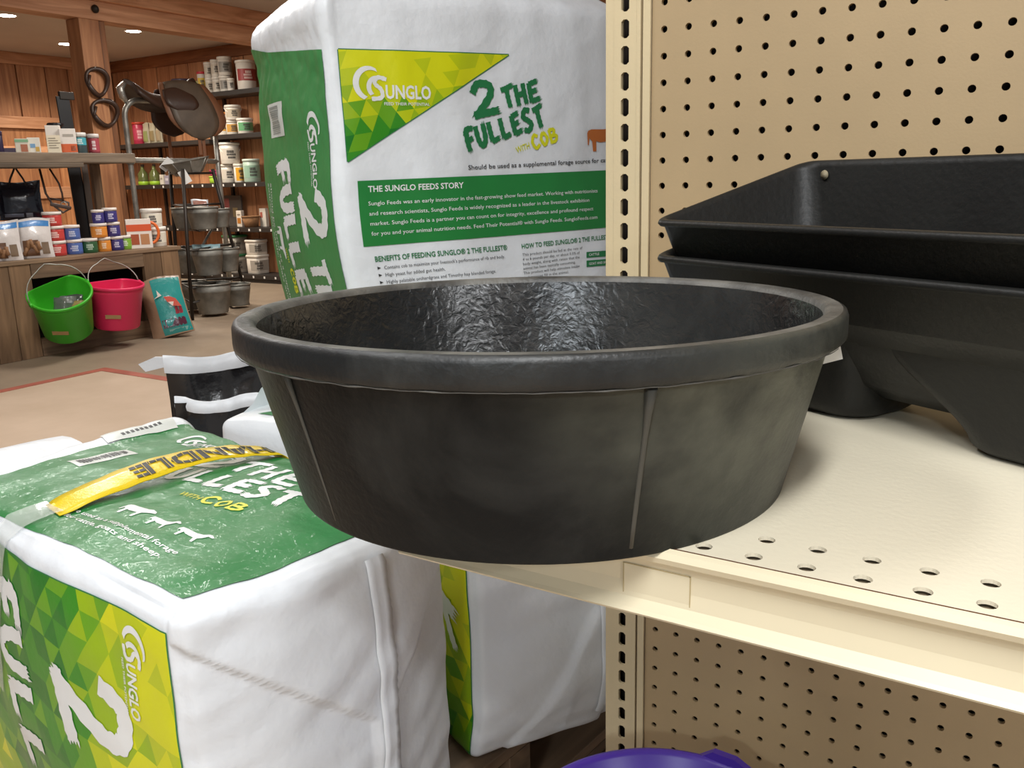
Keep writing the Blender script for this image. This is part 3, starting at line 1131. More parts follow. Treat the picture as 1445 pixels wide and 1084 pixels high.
class Bag:
    def __init__(s, name, label, loc, rz, hx, hy, hz, r, bulge, amp, seed, extra=None, n=36, tilt=0.0):
        """box-shaped stuffed bag, origin at the middle of its base"""
        s.h = (hx, hy, hz)
        s.r, s.b, s.amp, s.seed, s.extra = r, bulge, amp, seed, extra
        s.root = thing(name, label, 'feed bag', loc, rz)
        s.root.rotation_euler = (0, tilt, rz)
        mb = MB()
        for ax in range(3):
            for sg in (-1, 1):
                i1, i2 = [(1, 2), (2, 0), (0, 1)][ax]
                k = len(mb.v)
                for a in range(n + 1):
                    for c in range(n + 1):
                        # denser towards the edges
                        ua = -math.cos(PI * a / n) * 0.35 + (2 * a / n - 1) * 0.65
                        uc = -math.cos(PI * c / n) * 0.35 + (2 * c / n - 1) * 0.65
                        p = [0, 0, 0]
                        p[ax] = sg * s.h[ax]
                        p[i1] = ua * s.h[i1]
                        p[i2] = uc * s.h[i2]
                        mb.v.append(tuple(s.S(p, 0)))
                for a in range(n):
                    for c in range(n):
                        q = (k + a * (n + 1) + c, k + (a + 1) * (n + 1) + c, k + (a + 1) * (n + 1) + c + 1, k + a * (n + 1) + c + 1)
                        mb.f.append(q if sg > 0 else q[::-1])
                        mb.mi.append(0)
                        mb.sm.append(True)
        o_ = mb.obj('bag_body', M_BAGW, s.root)
        bm = bmesh.new()
        bm.from_mesh(o_.data)
        bmesh.ops.remove_doubles(bm, verts=list(bm.verts), dist=0.0003)
        bm.to_mesh(o_.data)
        bm.free()
        s.body = o_

    def S(s, p, off):
        h, r = s.h, s.r
        inn = [max(-(h[i] - r), min(h[i] - r, p[i])) for i in range(3)]
        d = Vector([p[i] - inn[i] for i in range(3)])
        nv = d.normalized() if d.length > 1e-9 else Vector((0, 0, 1))
        q = Vector(inn) + nv * r
        for i in range(3):
            j, k = [(1, 2), (2, 0), (0, 1)][i]
            w_ = max(0, 1 - (p[j] / h[j]) ** 2) * max(0, 1 - (p[k] / h[k]) ** 2)
            bb = s.b[i]
            if isinstance(bb, tuple):
                bb = bb[0] if nv[i] < 0 else bb[1]
            q[i] += nv[i] * bb * w_ ** 0.8
        e = Vector(p)
        dsp = s.amp * (noise.noise(e * 9 + Vector((s.seed, 0, 0))) + 0.5 * noise.noise(e * 22 + Vector((0, s.seed, 3))))
        if s.extra:
            q, d2 = s.extra(p, nv, q)
            dsp += d2
        q += nv * (dsp + off)
        return (q.x, q.y, q.z + h[2])

    # faces: (s,t) in metres; t measured from the base where it is vertical
    def top(s, a, b, off):
        return s.S((a, b, s.h[2]), off)

    def front(s, a, b, off):
        return s.S((a, -s.h[1], b - s.h[2]), off)

    def right(s, a, b, off):
        return s.S((s.h[0], a, b - s.h[2]), off)

    def left(s, a, b, off):        # a runs towards -y so it reads normally from outside
        return s.S((-s.h[0], -a, b - s.h[2]), off)


def flange(bag, fn, pts, w, name='seam_flange', lift=0.004, teeth=True):
    """sewn closing strip lying on a face, scalloped on one side. pts: centre line (s,t)"""
    mb = MB()
    P = []
    N = 60
    for i in range(N + 1):
        t = i / N * (len(pts) - 1)
        k = min(int(t), len(pts) - 2)
        f = t - k
        P.append(Vector(pts[k]).lerp(Vector(pts[k + 1]), f))
    for i, p in enumerate(P):
        d = (P[min(i + 1, N)] - P[max(i - 1, 0)]).normalized()
        nn = Vector((d.y, -d.x))
        for j, (k, l) in enumerate(((-0.5, 0.0008), (-0.42, lift), (-0.15, lift * 0.8), (0.2, lift), (0.5, lift * 1.5))):
            kk = k
            if j == 4 and teeth:
                kk += 0.06 * (i % 2) + 0.05 * noise.noise((i * 0.3, 0, 0))
            q = p - nn * (kk * w)
            mb.v.append(tuple(fn(q.x, q.y, l)))
        mb.v.append(tuple(fn((p - nn * (0.5 * w)).x, (p - nn * (0.5 * w)).y, lift * 0.5)))
    for i in range(N):
        for j in range(5):
            mb.f.append((i * 6 + j, i * 6 + j + 1, (i + 1) * 6 + j + 1, (i + 1) * 6 + j))
            mb.mi.append(0)
            mb.sm.append(True)
    return mb.obj(name, M_BAGW, bag.root)


def sstep(a, b, x_):
    t = max(0.0, min(1.0, (x_ - a) / (b - a)))
    return t * t * (3 - 2 * t)


# ---- bag 1: lying, front left, with the yellow handle strap
def extra1(p, nv, q):
    d = 0.0
    hx, hy, hz = 0.28, 0.168, 0.18
    if nv.x > 0.5:                       # folded end: gusset flaps proud of the inner fold
        y_, z_ = p[1], p[2] + 0.165
        a = (z_ - 0.325) + (y_ + 0.165) * (0.155 / 0.185)
        b = (z_ - 0.325) - (y_ - 0.165) * (0.155 / 0.145)
        flap = sstep(-0.002, 0.0025, a) * (1 if y_ < 0.022 else 0) + sstep(-0.002, 0.0025, b) * (1 if y_ >= 0.022 else 0)
        flap = max(min(1, flap), 1 - sstep(0.010, 0.017, abs(y_ - 0.022)))
        d += 0.007 * flap * nv.x
        d += 0.0035 * noise.noise((y_ * 9 + z_ * 8, z_ * 30 - y_ * 12, 2.0)) * nv.x
        d += 0.003 * noise.noise((y_ * 14 - z_ * 25, z_ * 12, 7.0)) * sstep(0.1, 0.3, z_)
    if nv.z > 0.5:
        x_, y_ = p[0], p[1]
        d += 0.012 * sstep(-0.20, -0.27, x_) * sstep(-0.1, 0.12, y_)
        d -= 0.004 * math.exp(-((x_ + 0.05) / 0.05) ** 2)
        d += 0.0022 * noise.noise((x_ * 30, y_ * 7, 3.3))
        d += 0.0018 * noise.noise((x_ * 9 - y_ * 40, y_ * 20, 8.3))
    if p[0] > 0.1:
        q = Vector((q.x + 0.034 * max(0.0, 1 - (p[1] / hy) ** 2) * sstep(0.12, 0.28, p[0]), q.y, q.z))
    if nv.y < -0.5:
        d += 0.004 * math.sin(p[0] * 18 + 1)
    return q, d


b1 = Bag('feed_bag', 'white and green feed bag lying at front left, yellow HANDLE strap across its top', (-0.513, -0.251, 0.2545), math.radians(-7.1),
         0.28, 0.168, 0.195, 0.016, (0.012, 0.016, (0.0, 0.010)), 0.003, 1.7, extra1, n=84)
b1f = lambda a_, b_, off: b1.S((a_, -0.168, b_ - 0.165), off)
b1r = lambda a_, b_, off: b1.S((0.28, a_, b_ - 0.165), off)
# green top panel (folds are geometry of the bag itself)
gp = [(-0.235, -0.165), (0.255, -0.146), (0.262, 0.158), (-0.235, 0.160)]
decal('top_panel', b1.root, M_BAGG, poly_tris(gp), b1.top, 0.0006, 0.010)
decal('logo_print', b1.root, M_INKW, logo((-0.175, 0.100), 0.10, 0.10), b1.top, 0.0012, 0.010)
decal('brush_lettering', b1.root, M_INKW, brush('THE', (0.0, 0.070), 0.038, 0.042, 0.05, w=0.22, gap=0.12), b1.top, 0.0012, 0.010)
decal('brush_lettering', b1.root, M_INKW, brush('FULLEST', (-0.075, 0.004), 0.031, 0.040, 0.12, w=0.25, gap=0.14), b1.top, 0.0012, 0.010)
decal('brush_lettering', b1.root, M_INKW, brush('2', (-0.06, 0.058), 0.05, 0.055, 0.06, w=0.22), b1.top, 0.0012, 0.010)
for k, (sx_, P_) in enumerate(((0.055, COW), (0.046, GOAT), (0.044, GOAT))):
    decal('animal_silhouette', b1.root, M_INKW, place(poly_tris(P_), ((0.02, 0.079, 0.132)[k], -0.085 + 0.002 * k), 0.03, sx_, sx_ * (0.62 if k == 0 else 0.56)), b1.top, 0.0012, 0.010)
decal('text_line', b1.root, M_INKW, text_at('Should be used as a supplemental forage', (-0.075, -0.108), 0.25, 0.0066, 0.015, 0.01), b1.top, 0.0012, 0.010)
decal('text_line', b1.root, M_INKW, text_at('source for cattle, goats and sheep.', (-0.075, -0.121), 0.245, 0.0066, 0.015, 0.01), b1.top, 0.0012, 0.010)
decal('brush_lettering', b1.root, M_INKY, brush('COB', (0.074, -0.013), 0.02, 0.019, 0.08, w=0.24, gap=0.15), b1.top, 0.0013, 0.010)
decal('text_line', b1.root, M_INKY, text_at('WITH', (0.036, -0.016), 0.036, 0.010, 0.08, 0.01), b1.top, 0.0013, 0.010)
decal('barcode_label', b1.root, M_LABEL, rect_tris(-0.198, -0.035, -0.163, 0.044), b1.top, 0.0012, 0.01)
decal('batch_label', b1.root, M_LABEL, poly_tris([(-0.268, 0.045), (-0.238, 0.04), (-0.226, 0.140), (-0.256, 0.150)]), b1.top, 0.0014, 0.01)
T = []
rb = random.Random(9)
yy = -0.028
while yy < 0.036:
    w = rb.uniform(0.0008, 0.003)
    T += rect_tris(-0.188, yy, -0.174 + (0.003 if rb.random() < .2 else 0), yy + w)
    yy += w + rb.uniform(0.0008, 0.0022)
decal('barcode', b1.root, M_INKK, T, b1.top, 0.0019, 0.008)['kind'] = 'stuff'
T = []
for k in range(9):
    T += rect_tris(-0.252, 0.066 + 0.007 * k, -0.245, 0.0705 + 0.007 * k)
decal('label_print', b1.root, M_INKK, T, b1.top, 0.0019, 0.008)['kind'] = 'stuff'
# faceted front panel
cv = [(-0.278, -0.02), (0.268, -0.02), (0.268, 0.338), (-0.278, 0.338)]
rf = random.Random(12)
FT = facets(cv, 0.034, lambda x_, z_: 0.16 + 0.80 * sstep(0.02, 0.26, x_ + (0.2 - z_) * 0.10) + 0.6 * sstep(-0.08, -0.2, x_ + (z_ - 0.1) * .3), rf, rot=0.9)
decal('facet_panel', b1.root, FAC, FT, b1f, 0.0006, 0.012)
decal('panel_border', b1.root, M_INKG, rect_tris(0.268, 0.0, 0.2695, 0.339) + rect_tris(-0.278, 0.338, 0.2695, 0.3395), b1f, 0.0007, 0.012)
T = logo((0.192, 0.325), 0.098, -PI / 2)
T += brush('2', (0.058, 0.245), 0.085, 0.118, -PI / 2 + 0.10, w=0.20)
T += brush('THE', (0.045, 0.13), 0.05, 0.075, -PI / 2 + 0.10, w=0.2, gap=0.12)
T += brush('FULLEST', (-0.085, 0.302), 0.050, 0.066, -PI / 2 + 0.12, w=0.27, gap=0.20)
decal('white_lettering', b1.root, M_INKW, T, b1f, 0.0013, 0.010)
flange(b1, b1r, [(0.024, 0.350), (0.024, 0.2), (0.020, 0.0)], 0.020)
# far-end fold standing up past the back edge
fz = MB()
for i in range(13):
    t = i / 12
    for j in range(4):
        fz.v.append((-0.262 - 0.085 * (j / 3) + 0.01 * math.sin(t * 5), -0.17 + 0.20 * t, 0.387 + 0.022 * math.sin(j / 3 * PI * 0.8) * (1 - t * 0.7) + 0.006 * (1 - t)))
for i in range(12):
    for j in range(3):
        fz.f.append((i * 4 + j, i * 4 + j + 1, (i + 1) * 4 + j + 1, (i + 1) * 4 + j))
        fz.mi.append(0)
        fz.sm.append(True)
fz.obj('end_fold', M_BAGW, b1.root)

# yellow handle strap arching over the top
A0, A1 = Vector((-0.043, -0.122)), Vector((-0.01, 0.178))


def strap(a, b, off):
    """a along 0..1, b across -1..1 (half width)"""
    p = A0.lerp(A1, a)
    d = (A1 - A0).normalized()
    nn = Vector((d.y, -d.x))
    wv = 0.0225 - 0.004 * a
    p = p + nn * (b * wv)
    x_, y_, z_ = b1.S((p.x, p.y, 0.195), 0.0)
    return (x_, y_, z_ + 0.003 + 0.017 * math.sin(PI * min(1, a * 1.0)) ** 0.8 + off - 0.0055 * b * math.sin(PI * a) ** 0.5)


mb = MB()
N = 40
for i in range(N + 1):
    for b_, of in ((-1, 0.0), (-0.5, 0.0004), (0, 0.0006), (0.5, 0.0004), (1, 0.0), (1, -0.0008), (-1, -0.0008)):
        mb.v.append(strap(i / N, b_, of))
for i in range(N):
    for j in range(7):
        mb.f.append((i * 7 + j, (i + 1) * 7 + j, (i + 1) * 7 + (j + 1) % 7, i * 7 + (j + 1) % 7))
        mb.mi.append(0)
        mb.sm.append(True)
o = fixnormals(mb.obj('handle_strap', mat('yellow_strap', '#e0c21a', 0.32, bump=0.15, bscale=300, coat=0.2), b1.root))
o['label'] = 'yellow plastic handle strap printed HANDLE'
T, w = text2d('HANDLE', 0.035)
# reads upside down from the camera: start at the far end
TT = []
for t in T:
    TT.append([(0.905 - p[0] / w * 0.60, -0.62 + 1.24 * p[1]) for p in t])
# stencil gaps across the letters
SL = []
for t in TT:
    SL.append(t)
T2 = split_tris([(t, 0) for t in SL], 0.09)
mb = MB()
for t, _ in T2:
    cxm = sum(p[0] for p in t) / 3
    k = len(mb.v)
    for p in t:
        mb.v.append(strap(p[0], p[1], 0.0016))
    mb.f.append((k, k + 1, k + 2))
    mb.mi.append(0)
    mb.sm.append(True)
mb.obj('strap_lettering', M_INKK, o)
mb = MB()
for i in range(22):
    a = 0.30 + 0.61 * i / 22
    vs_ = [strap(a, -0.8, 0.002), strap(a, 0.8, 0.002), strap(a + 0.0026, 0.8, 0.002), strap(a + 0.0026, -0.8, 0.002)]
    mb.add(vs_, [(0, 1, 2, 3)])
mb.obj('woven_gaps', MATS['yellow_strap'], o)
# clear tape from the strap end down the front side
M_TAPE = bpy.data.materials.new('clear_tape')
M_TAPE.use_nodes = True
nt = M_TAPE.node_tree
b_ = nt.nodes['Principled BSDF']
b_.inputs['Base Color'].default_value = (0.75, 0.78, 0.74, 1)
b_.inputs['Roughness'].default_value = 0.12
b_.inputs['Alpha'].default_value = 0.38
nz = nt.nodes.new('ShaderNodeTexNoise')
nz.inputs['Scale'].default_value = 40
bp = nt.nodes.new('ShaderNodeBump')
bp.inputs['Strength'].default_value = 0.5
bp.inputs['Distance'].default_value = 0.003
tc = nt.nodes.new('ShaderNodeTexCoord')
nt.links.new(tc.outputs['Object'], nz.inputs[0])
nt.links.new(nz.outputs[0], bp.inputs['Height'])
nt.links.new(bp.outputs[0], b_.inputs['Normal'])
mb = MB()
N = 30
for i in range(N + 1):
    t = i / N
    for j in range(7):
        u = j / 6 * 2 - 1
        if t < 0.22:
            k = t / 0.22
            cx = -0.045 - 0.012 * k
            cy = -0.118 - 0.050 * k
            wv = 0.0225 + 0.001 * k
            x_, y_, z_ = b1.S((cx + u * wv, max(cy, -0.168), 0.195), 0.003 + 0.004 * (1 - k))
        else:
            k = (t - 0.22) / 0.78
            x_, y_, z_ = b1.S((-0.057 - 0.075 * k + u * 0.0235 * (1 + 0.6 * k), -0.168, 0.195 - 0.21 * k), 0.0035)
        mb.v.append((x_, y_, z_))
for i in range(N):
    for j in range(6):
        mb.f.append((i * 7 + j, i * 7 + j + 1, (i + 1) * 7 + j + 1, (i + 1) * 7 + j))
        mb.mi.append(0)
        mb.sm.append(True)
mb.obj('clear_tape', M_TAPE, b1.root)


# ---- bag 2: lying behind, its folded end and facet side below the shelf
def extra2(p, nv, q):
    d = 0.0
    hz = 0.175
    if nv.x > 0.5:
        y_, z_ = p[1], p[2] + hz
        b = -(z_ - 0.02) + (y_ + 0.12) * (0.24 / 0.14)
        d += 0.006 * sstep(-0.003, 0.003, b) * (1 if y_ < 0.01 else 0) * nv.x
        d += 0.004 * noise.noise((y_ * 8 + z_ * 10, z_ * 22 - y_ * 9, 4.0)) * nv.x
        # lower front corner tucked in
    if p[2] < -0.08:
        k = sstep(-0.08, -0.175, p[2]) * sstep(0.05, 0.2, p[0])
        q = Vector((q.x - 0.02 * k, q.y, q.z + 0.004 * k))
    return q, d


a60 = math.radians(60)
u2_, g2_ = Vector((math.cos(a60), math.sin(a60), 0)), Vector((-math.sin(a60), math.cos(a60), 0))
c2 = Vector((-0.208, -0.075, 0)) + u2_ * 0.183 + g2_ * 0.19
b2 = Bag('feed_bag', 'white feed bag below the shelf, folded end towards us beside the slotted upright', (c2.x, c2.y, 0.2505), math.radians(-30), 0.19, 0.183, 0.175, 0.014,
         (0.02, 0.012, (0.0, 0.008)), 0.003, 5.1, extra2, n=60)
FT = facets([(-0.185, 0.0), (0.18, 0.0), (0.18, 0.345), (-0.185, 0.345)], 0.034,
            lambda x_, z_: 0.30 + 0.55 * sstep(0.06, 0.18, x_) * sstep(-0.1, 0.3, z_) + 0.35 * sstep(0.05, 0.33, z_) - 0.2 * sstep(0.12, 0, z_), random.Random(4), rot=0.2)
decal('facet_panel', b2.root, FAC, FT, b2.front, 0.0006, 0.012)
decal('panel_border', b2.root, M_INKG, rect_tris(0.18, 0.0, 0.1815, 0.345), b2.front, 0.0007, 0.012)
T = ribbon([(0.085, 0.225), (0.12, 0.222), (0.145, 0.212)], 0.022) + ribbon([(0.12, 0.215), (0.135, 0.185), (0.148, 0.165)], 0.012) + ribbon([(0.10, 0.212), (0.112, 0.185)], 0.008)
decal('white_lettering', b2.root, M_INKW, T, b2.front, 0.0022, 0.012)
flange(b2, b2.right, [(0.0, 0.335), (0.0, 0.17), (0.004, 0.035)], 0.022)
# ---- bag 3: behind bag 1, only its near corner and green top show
b3 = Bag('feed_bag', 'white feed bag with green print lying behind the strapped bag, next to black bags', (-0.735, 0.262, 0.2505), math.radians(9), 0.13, 0.165, 0.180, 0.02,
         (0.012, 0.012, (0.0, 0.006)), 0.004, 8.1, None, n=30)
decal('top_panel', b3.root, M_BAGG, poly_tris([(-0.07, -0.13), (0.12, -0.14), (0.12, -0.06), (-0.03, -0.09)]), b3.top, 0.0007, 0.01)
decal('top_panel', b3.root, M_BAGG, poly_tris([(-0.01, -0.03), (0.12, -0.01), (0.12, 0.1), (0.0, 0.06)]), b3.top, 0.0007, 0.01)
fz = MB()
for i in range(13):
    t = i / 12
    for j in range(4):
        fz.v.append((-0.11 + 0.012 * math.sin(t * 6), -0.12 + 0.24 * t, 0.36 + (0.035 + 0.012 * math.sin(t * 9)) * (j / 3) * sstep(0, 0.25, t)))
for i in range(12):
    for j in range(3):
        fz.f.append((i * 4 + j, i * 4 + j + 1, (i + 1) * 4 + j + 1, (i + 1) * 4 + j))
        fz.mi.append(0)
        fz.sm.append(True)
fz.obj('top_fold', M_BAGW, b3.root)


# ---- bag 4: standing upright behind the pan
def extra4(p, nv, q):
    d = 0.0
    x_, y_, z_ = p[0], p[1], p[2] + 0.335
    if nv.x < -0.4 or nv.z > 0.3:
        d += 0.006 * noise.noise((z_ * 14, y_ * 9, 3.0)) * sstep(0.2, 0.6, z_)
        d += 0.0025 * noise.noise((z_ * 60, y_ * 60, 3.0)) * sstep(0.35, 0.6, z_)
    if nv.y < -0.5:
        d += 0.002 * noise.noise((x_ * 25, z_ * 6, 1.0))
    # cap slopes: rises to the right
    q = Vector((q.x, q.y, q.z + -0.008 * sstep(0.60, 0.67, z_) * (x_ / 0.25) - 0.004 * sstep(0.58, 0.67, z_) * (y_ / 0.18)))
    # folded cap: the corners round off and the side bulges over the printed panel
    t = sstep(0.60, 0.67, z_)
    q = Vector((q.x - 0.05 * t * t * (x_ / 0.25) * (0.6 if x_ > 0 else 1.0), q.y - 0.05 * t * t * (y_ / 0.185), q.z))
    if nv.x < -0.4:
        d += 0.010 * math.exp(-((z_ - 0.60) / 0.028) ** 2)
    # lower part draws in a little
    k = sstep(0.35, 0.0, z_)
    q = Vector((q.x + 0.035 * k * sstep(0.3, -0.24, x_), q.y, q.z))
    return q, d


a62 = math.radians(62)
u4, g4 = Vector((math.cos(a62), math.sin(a62), 0)), Vector((-math.sin(a62), math.cos(a62), 0))
c4 = Vector((-0.497, 0.05, 0)) + u4 * 0.25 + g4 * 0.185
b4 = Bag('feed_bag', 'tall white feed bag standing upright behind the pan, green side panel and feeding text', (c4.x, c4.y, 0.622), a62, 0.25, 0.185, 0.335, 0.013,
         (0.010, 0.008, (0.0, 0.035)), 0.0020, 3.3, extra4, n=60)
b4.root['label'] = 'tall white feed bag standing upright behind the pan, green side panel and feeding text'
Z4 = 0.622


def F4(x_, z_):
    return (x_ - 0.25, z_ - Z4)


tri = [F4(0.016, 1.026), F4(0.276, 1.176), F4(0.014, 1.172)]
FT = facets(tri, 0.027, lambda x_, z_: 0.18 + 0.72 * sstep(F4(0, 1.03)[1], F4(0, 1.15)[1], z_), random.Random(21), rot=0.15)
decal('facet_triangle', b4.root, FAC, FT, b4.front, 0.0005, 0.012)
e = [tri[0], tri[1], tri[2]]
T = []
for i in range(3):
    a, b = Vector(e[i]), Vector(e[(i + 1) % 3])
    d = (b - a).normalized()
    nn = Vector((d.y, -d.x)) * 0.0013
    T += [[tuple(a), tuple(a + nn), tuple(b + nn)], [tuple(a), tuple(b + nn), tuple(b)]]
decal('triangle_border', b4.root, M_INKG, T, b4.front, 0.0006, 0.012)
decal('white_logo', b4.root, M_INKW, logo(F4(0.034, 1.107), 0.113, 0.0), b4.front, 0.0012, 0.01)
for T in (brush('2', F4(0.211, 1.086), 0.044, 0.046, 0.08, w=0.24), brush('THE', F4(0.264, 1.100), 0.020, 0.030, 0.18, w=0.26, gap=0.15),
          brush('FULLEST', F4(0.200, 1.038), 0.0168, 0.031, 0.27, w=0.26, gap=0.24)):
    decal('brush_lettering', b4.root, M_INKG, T, b4.front, 0.0010, 0.01)
decal('brush_lettering', b4.root, M_INKY, brush('COB', F4(0.315, 1.040), 0.014, 0.020, 0.30, w=0.26, gap=0.18), b4.front, 0.0010, 0.01)
decal('text_line', b4.root, M_INKY, text_at('WITH', F4(0.284, 1.035), 0.026, 0.009, 0.30, 0.012), b4.front, 0.0010, 0.01)
decal('orange_cow', b4.root, M_INKO, place(poly_tris(COW), F4(0.418, 1.036), 0.05, 0.075, 0.052), b4.front, 0.0010, 0.01)
decal('story_panel', b4.root, M_BAGG2, poly_tris([F4(0.028, 0.909), F4(0.462, 0.915), F4(0.462, 1.007), F4(0.028, 1.0)]), b4.front, 0.0006, 0.012)
decal('heading', b4.root, M_INKW, text_at('THE SUNGLO FEEDS STORY', F4(0.043, 0.9845), 0.148, 0.0082, 0.012, 0.022), b4.front, 0.0012, 0.012)
for k, (ln, w_) in enumerate((('Sunglo Feeds was an early innovator in the fast-growing show feed market. Working with nutritionists', 0.395),
                              ('and research scientists, Sunglo Feeds is widely recognized as a leader in the livestock exhibition', 0.378),
                              ('market. Sunglo Feeds is a partner you can count on for integrity, excellence and profound respect', 0.386),
                              ('for you and your animal nutrition needs. Feed Their Potential\u00ae with Sunglo Feeds. SungloFeeds.com', 0.394))):
    decal('text_line', b4.root, M_INKW, text_at(ln, F4(0.042, 0.966 - 0.0140 * k), w_, 0.0056, 0.016, 0.003), b4.front, 0.0012, 0.012)
decal('heading', b4.root, M_INKG, text_at('BENEFITS OF FEEDING SUNGLO\u00ae 2 THE FULLEST\u00ae', F4(0.042, 0.887), 0.218, 0.0075, 0.018, 0.02), b4.front, 0.0010, 0.012)
decal('heading', b4.root, M_INKG, text_at('HOW TO FEED SUNGLO\u00ae 2 THE FULLEST\u00ae', F4(0.286, 0.891), 0.178, 0.0072, 0.03, 0.02), b4.front, 0.0010, 0.012)
decal('green_bar', b4.root, M_INKG, rect_tris(*F4(0.413, 0.868), *F4(0.466, 0.8775)), b4.front, 0.0010, 0.012)
decal('green_bar', b4.root, M_INKG, rect_tris(*F4(0.413, 0.853), *F4(0.466, 0.8635)), b4.front, 0.0010, 0.012)
decal('text_line', b4.root, M_INKK, text_at('Should be used as a supplemental forage source for cattle,', F4(0.200, 1.012), 0.272, 0.0066, 0.03, 0.012), b4.front, 0.0010, 0.012)
for k, (ln, w_) in enumerate((('Contains cob to maximize your livestock\'s performance of rib and body.', 0.200), ('High yeast for added gut health.', 0.096),
                              ('Highly palatable orchardgrass and Timothy hay blended forage.', 0.182), ('Great source of digestible fiber.', 0.10))):
    decal('text_line', b4.root, M_INKK, text_at(ln, F4(0.054, 0.8755 - 0.0105 * k), w_, 0.0050, 0.016, 0.0), b4.front, 0.0010, 0.012)
    decal('bullet_mark', b4.root, M_INKK, poly_tris([F4(0.0435, 0.8755 - 0.0105 * k), F4(0.0490, 0.8778 - 0.0105 * k), F4(0.0435, 0.8800 - 0.0105 * k)]), b4.front, 0.0010, 0.012)
for k, ln in enumerate(('This product should be fed at the rate of', '4 to 6 pounds per day, or about 0.5% of', 'body weight, along with ration that the', 'animal has been typically consuming.',
                        'This product will help stimulate intake', 'and improve fill in the animal.')):
    decal('text_line', b4.root, M_INKK, text_at(ln, F4(0.286, 0.8795 - 0.0072 * k), 0.118 * len(ln) / 41, 0.0042, 0.03, 0.0), b4.front, 0.0010, 0.012)
decal('text_line', b4.root, M_INKW, text_at('CATTLE', F4(0.418, 0.8708), 0.020, 0.004, 0.02, 0.01), b4.front, 0.0016, 0.012)
decal('text_line', b4.root, M_INKW, text_at('GOAT AND SHEEP', F4(0.418, 0.856), 0.042, 0.004, 0.02, 0.01), b4.front, 0.0016, 0.012)
# green side panel; side coordinate a runs towards the white corner, left(): a=-y
M_SIDE = sheet('hazed_side_print', '#3f8248', 0.44, 0.25, 34)  # green lightened so the film's pale haze sits in the colour
sparkle(M_SIDE)
decal('side_panel', b4.root, M_SIDE, poly_tris([(-0.183, 0.0), (0.172, 0.0), (0.172, 1.173 - Z4), (-0.06, 1.198 - Z4), (-0.183, 1.219 - Z4)]), b4.left, 0.0006, 0.010)


def G4(g, z_):
    return (0.185 - g, z_ - Z4)


T = logo(G4(0.082, 1.094), 0.105, -PI / 2)
T += brush('2', G4(0.150, 0.985), 0.075, 0.105, -PI / 2 + 0.05, w=0.20)
T += brush('THE', G4(0.135, 0.885), 0.035, 0.07, -PI / 2 + 0.05, w=0.2)
T += brush('FULLEST', G4(0.255, 1.03), 0.036, 0.068, -PI / 2 + 0.12, w=0.24, gap=0.2)
T += text_at('Should be used as a supplemental forage', G4(0.312, 1.0), 0.30, 0.008, -PI / 2, 0.01)
T += text_at('source for cattle, goats and sheep.', G4(0.328, 1.0), 0.25, 0.008, -PI / 2, 0.01)
T += place(poly_tris(COW), G4(0.30, 0.93), -PI / 2, 0.055, 0.05)
decal('side_lettering', b4.root, M_INKW, T, b4.left, 0.0012, 0.01)
decal('side_label', b4.root, M_LABEL, rect_tris(*G4(0.284, 1.071), *G4(0.195, 1.122)), b4.left, 0.0012, 0.01)
T = []
zz = 1.076
while zz < 1.117:
    w = rb.uniform(0.0008, 0.0025)
    T += rect_tris(*G4(0.265, zz), *G4(0.215, zz + w))
    zz += w + rb.uniform(0.0008, 0.002)
decal('side_barcode', b4.root, mat('faded_ink', '#8a8f8a', 0.5), T, b4.left, 0.0018, 0.01)
T = brush('COB', G4(0.262, 0.86), 0.012, 0.02, -PI / 2 + 0.1, w=0.22) + text_at('WITH', G4(0.262, 0.895), 0.024, 0.009, -PI / 2 + 0.1, 0.01)
decal('side_yellow_lettering', b4.root, M_INKY, T, b4.left, 0.0012, 0.01)

# ---- two wooden pallets carry the bags
M_PAL = wood('pallet_wood', '#4a3a2c', '#7a634c', 'x')
for lab, z0 in (('lower wooden pallet on the floor beneath the feed bags', 0.0), ('upper wooden pallet directly under the white feed bags', 0.125)):
    P_ = thing('wooden_pallet', lab, 'pallet', (-0.60, 0.065, z0), math.radians(-7.1), 'pallets under the feed bags')
    for yy_ in (-0.44, -0.02, 0.40):
        MB().box(-0.34, 0.40, yy_, yy_ + 0.045, 0.018, 0.106, b=0.002).obj('stringer', M_PAL, P_)
    for k in range(7):
        MB().box(-0.34 + k * 0.1097, -0.34 + k * 0.1097 + 0.082, -0.45, 0.455, 0.107, 0.1245, b=0.002).obj('deck_board', M_BENCHWOOD, P_)
    for k in range(3):
        MB().box(-0.34 + k * 0.325, -0.34 + k * 0.325 + 0.09, -0.45, 0.455, 0.0005, 0.0175, b=0.002).obj('bottom_board', M_BENCHWOOD, P_)


# ---- black glossy bags standing behind
M_BLK = mat('black_bag_film', (0.010, 0.010, 0.011, 1), 0.2, bump=0.5, bscale=26, coat=0.2)


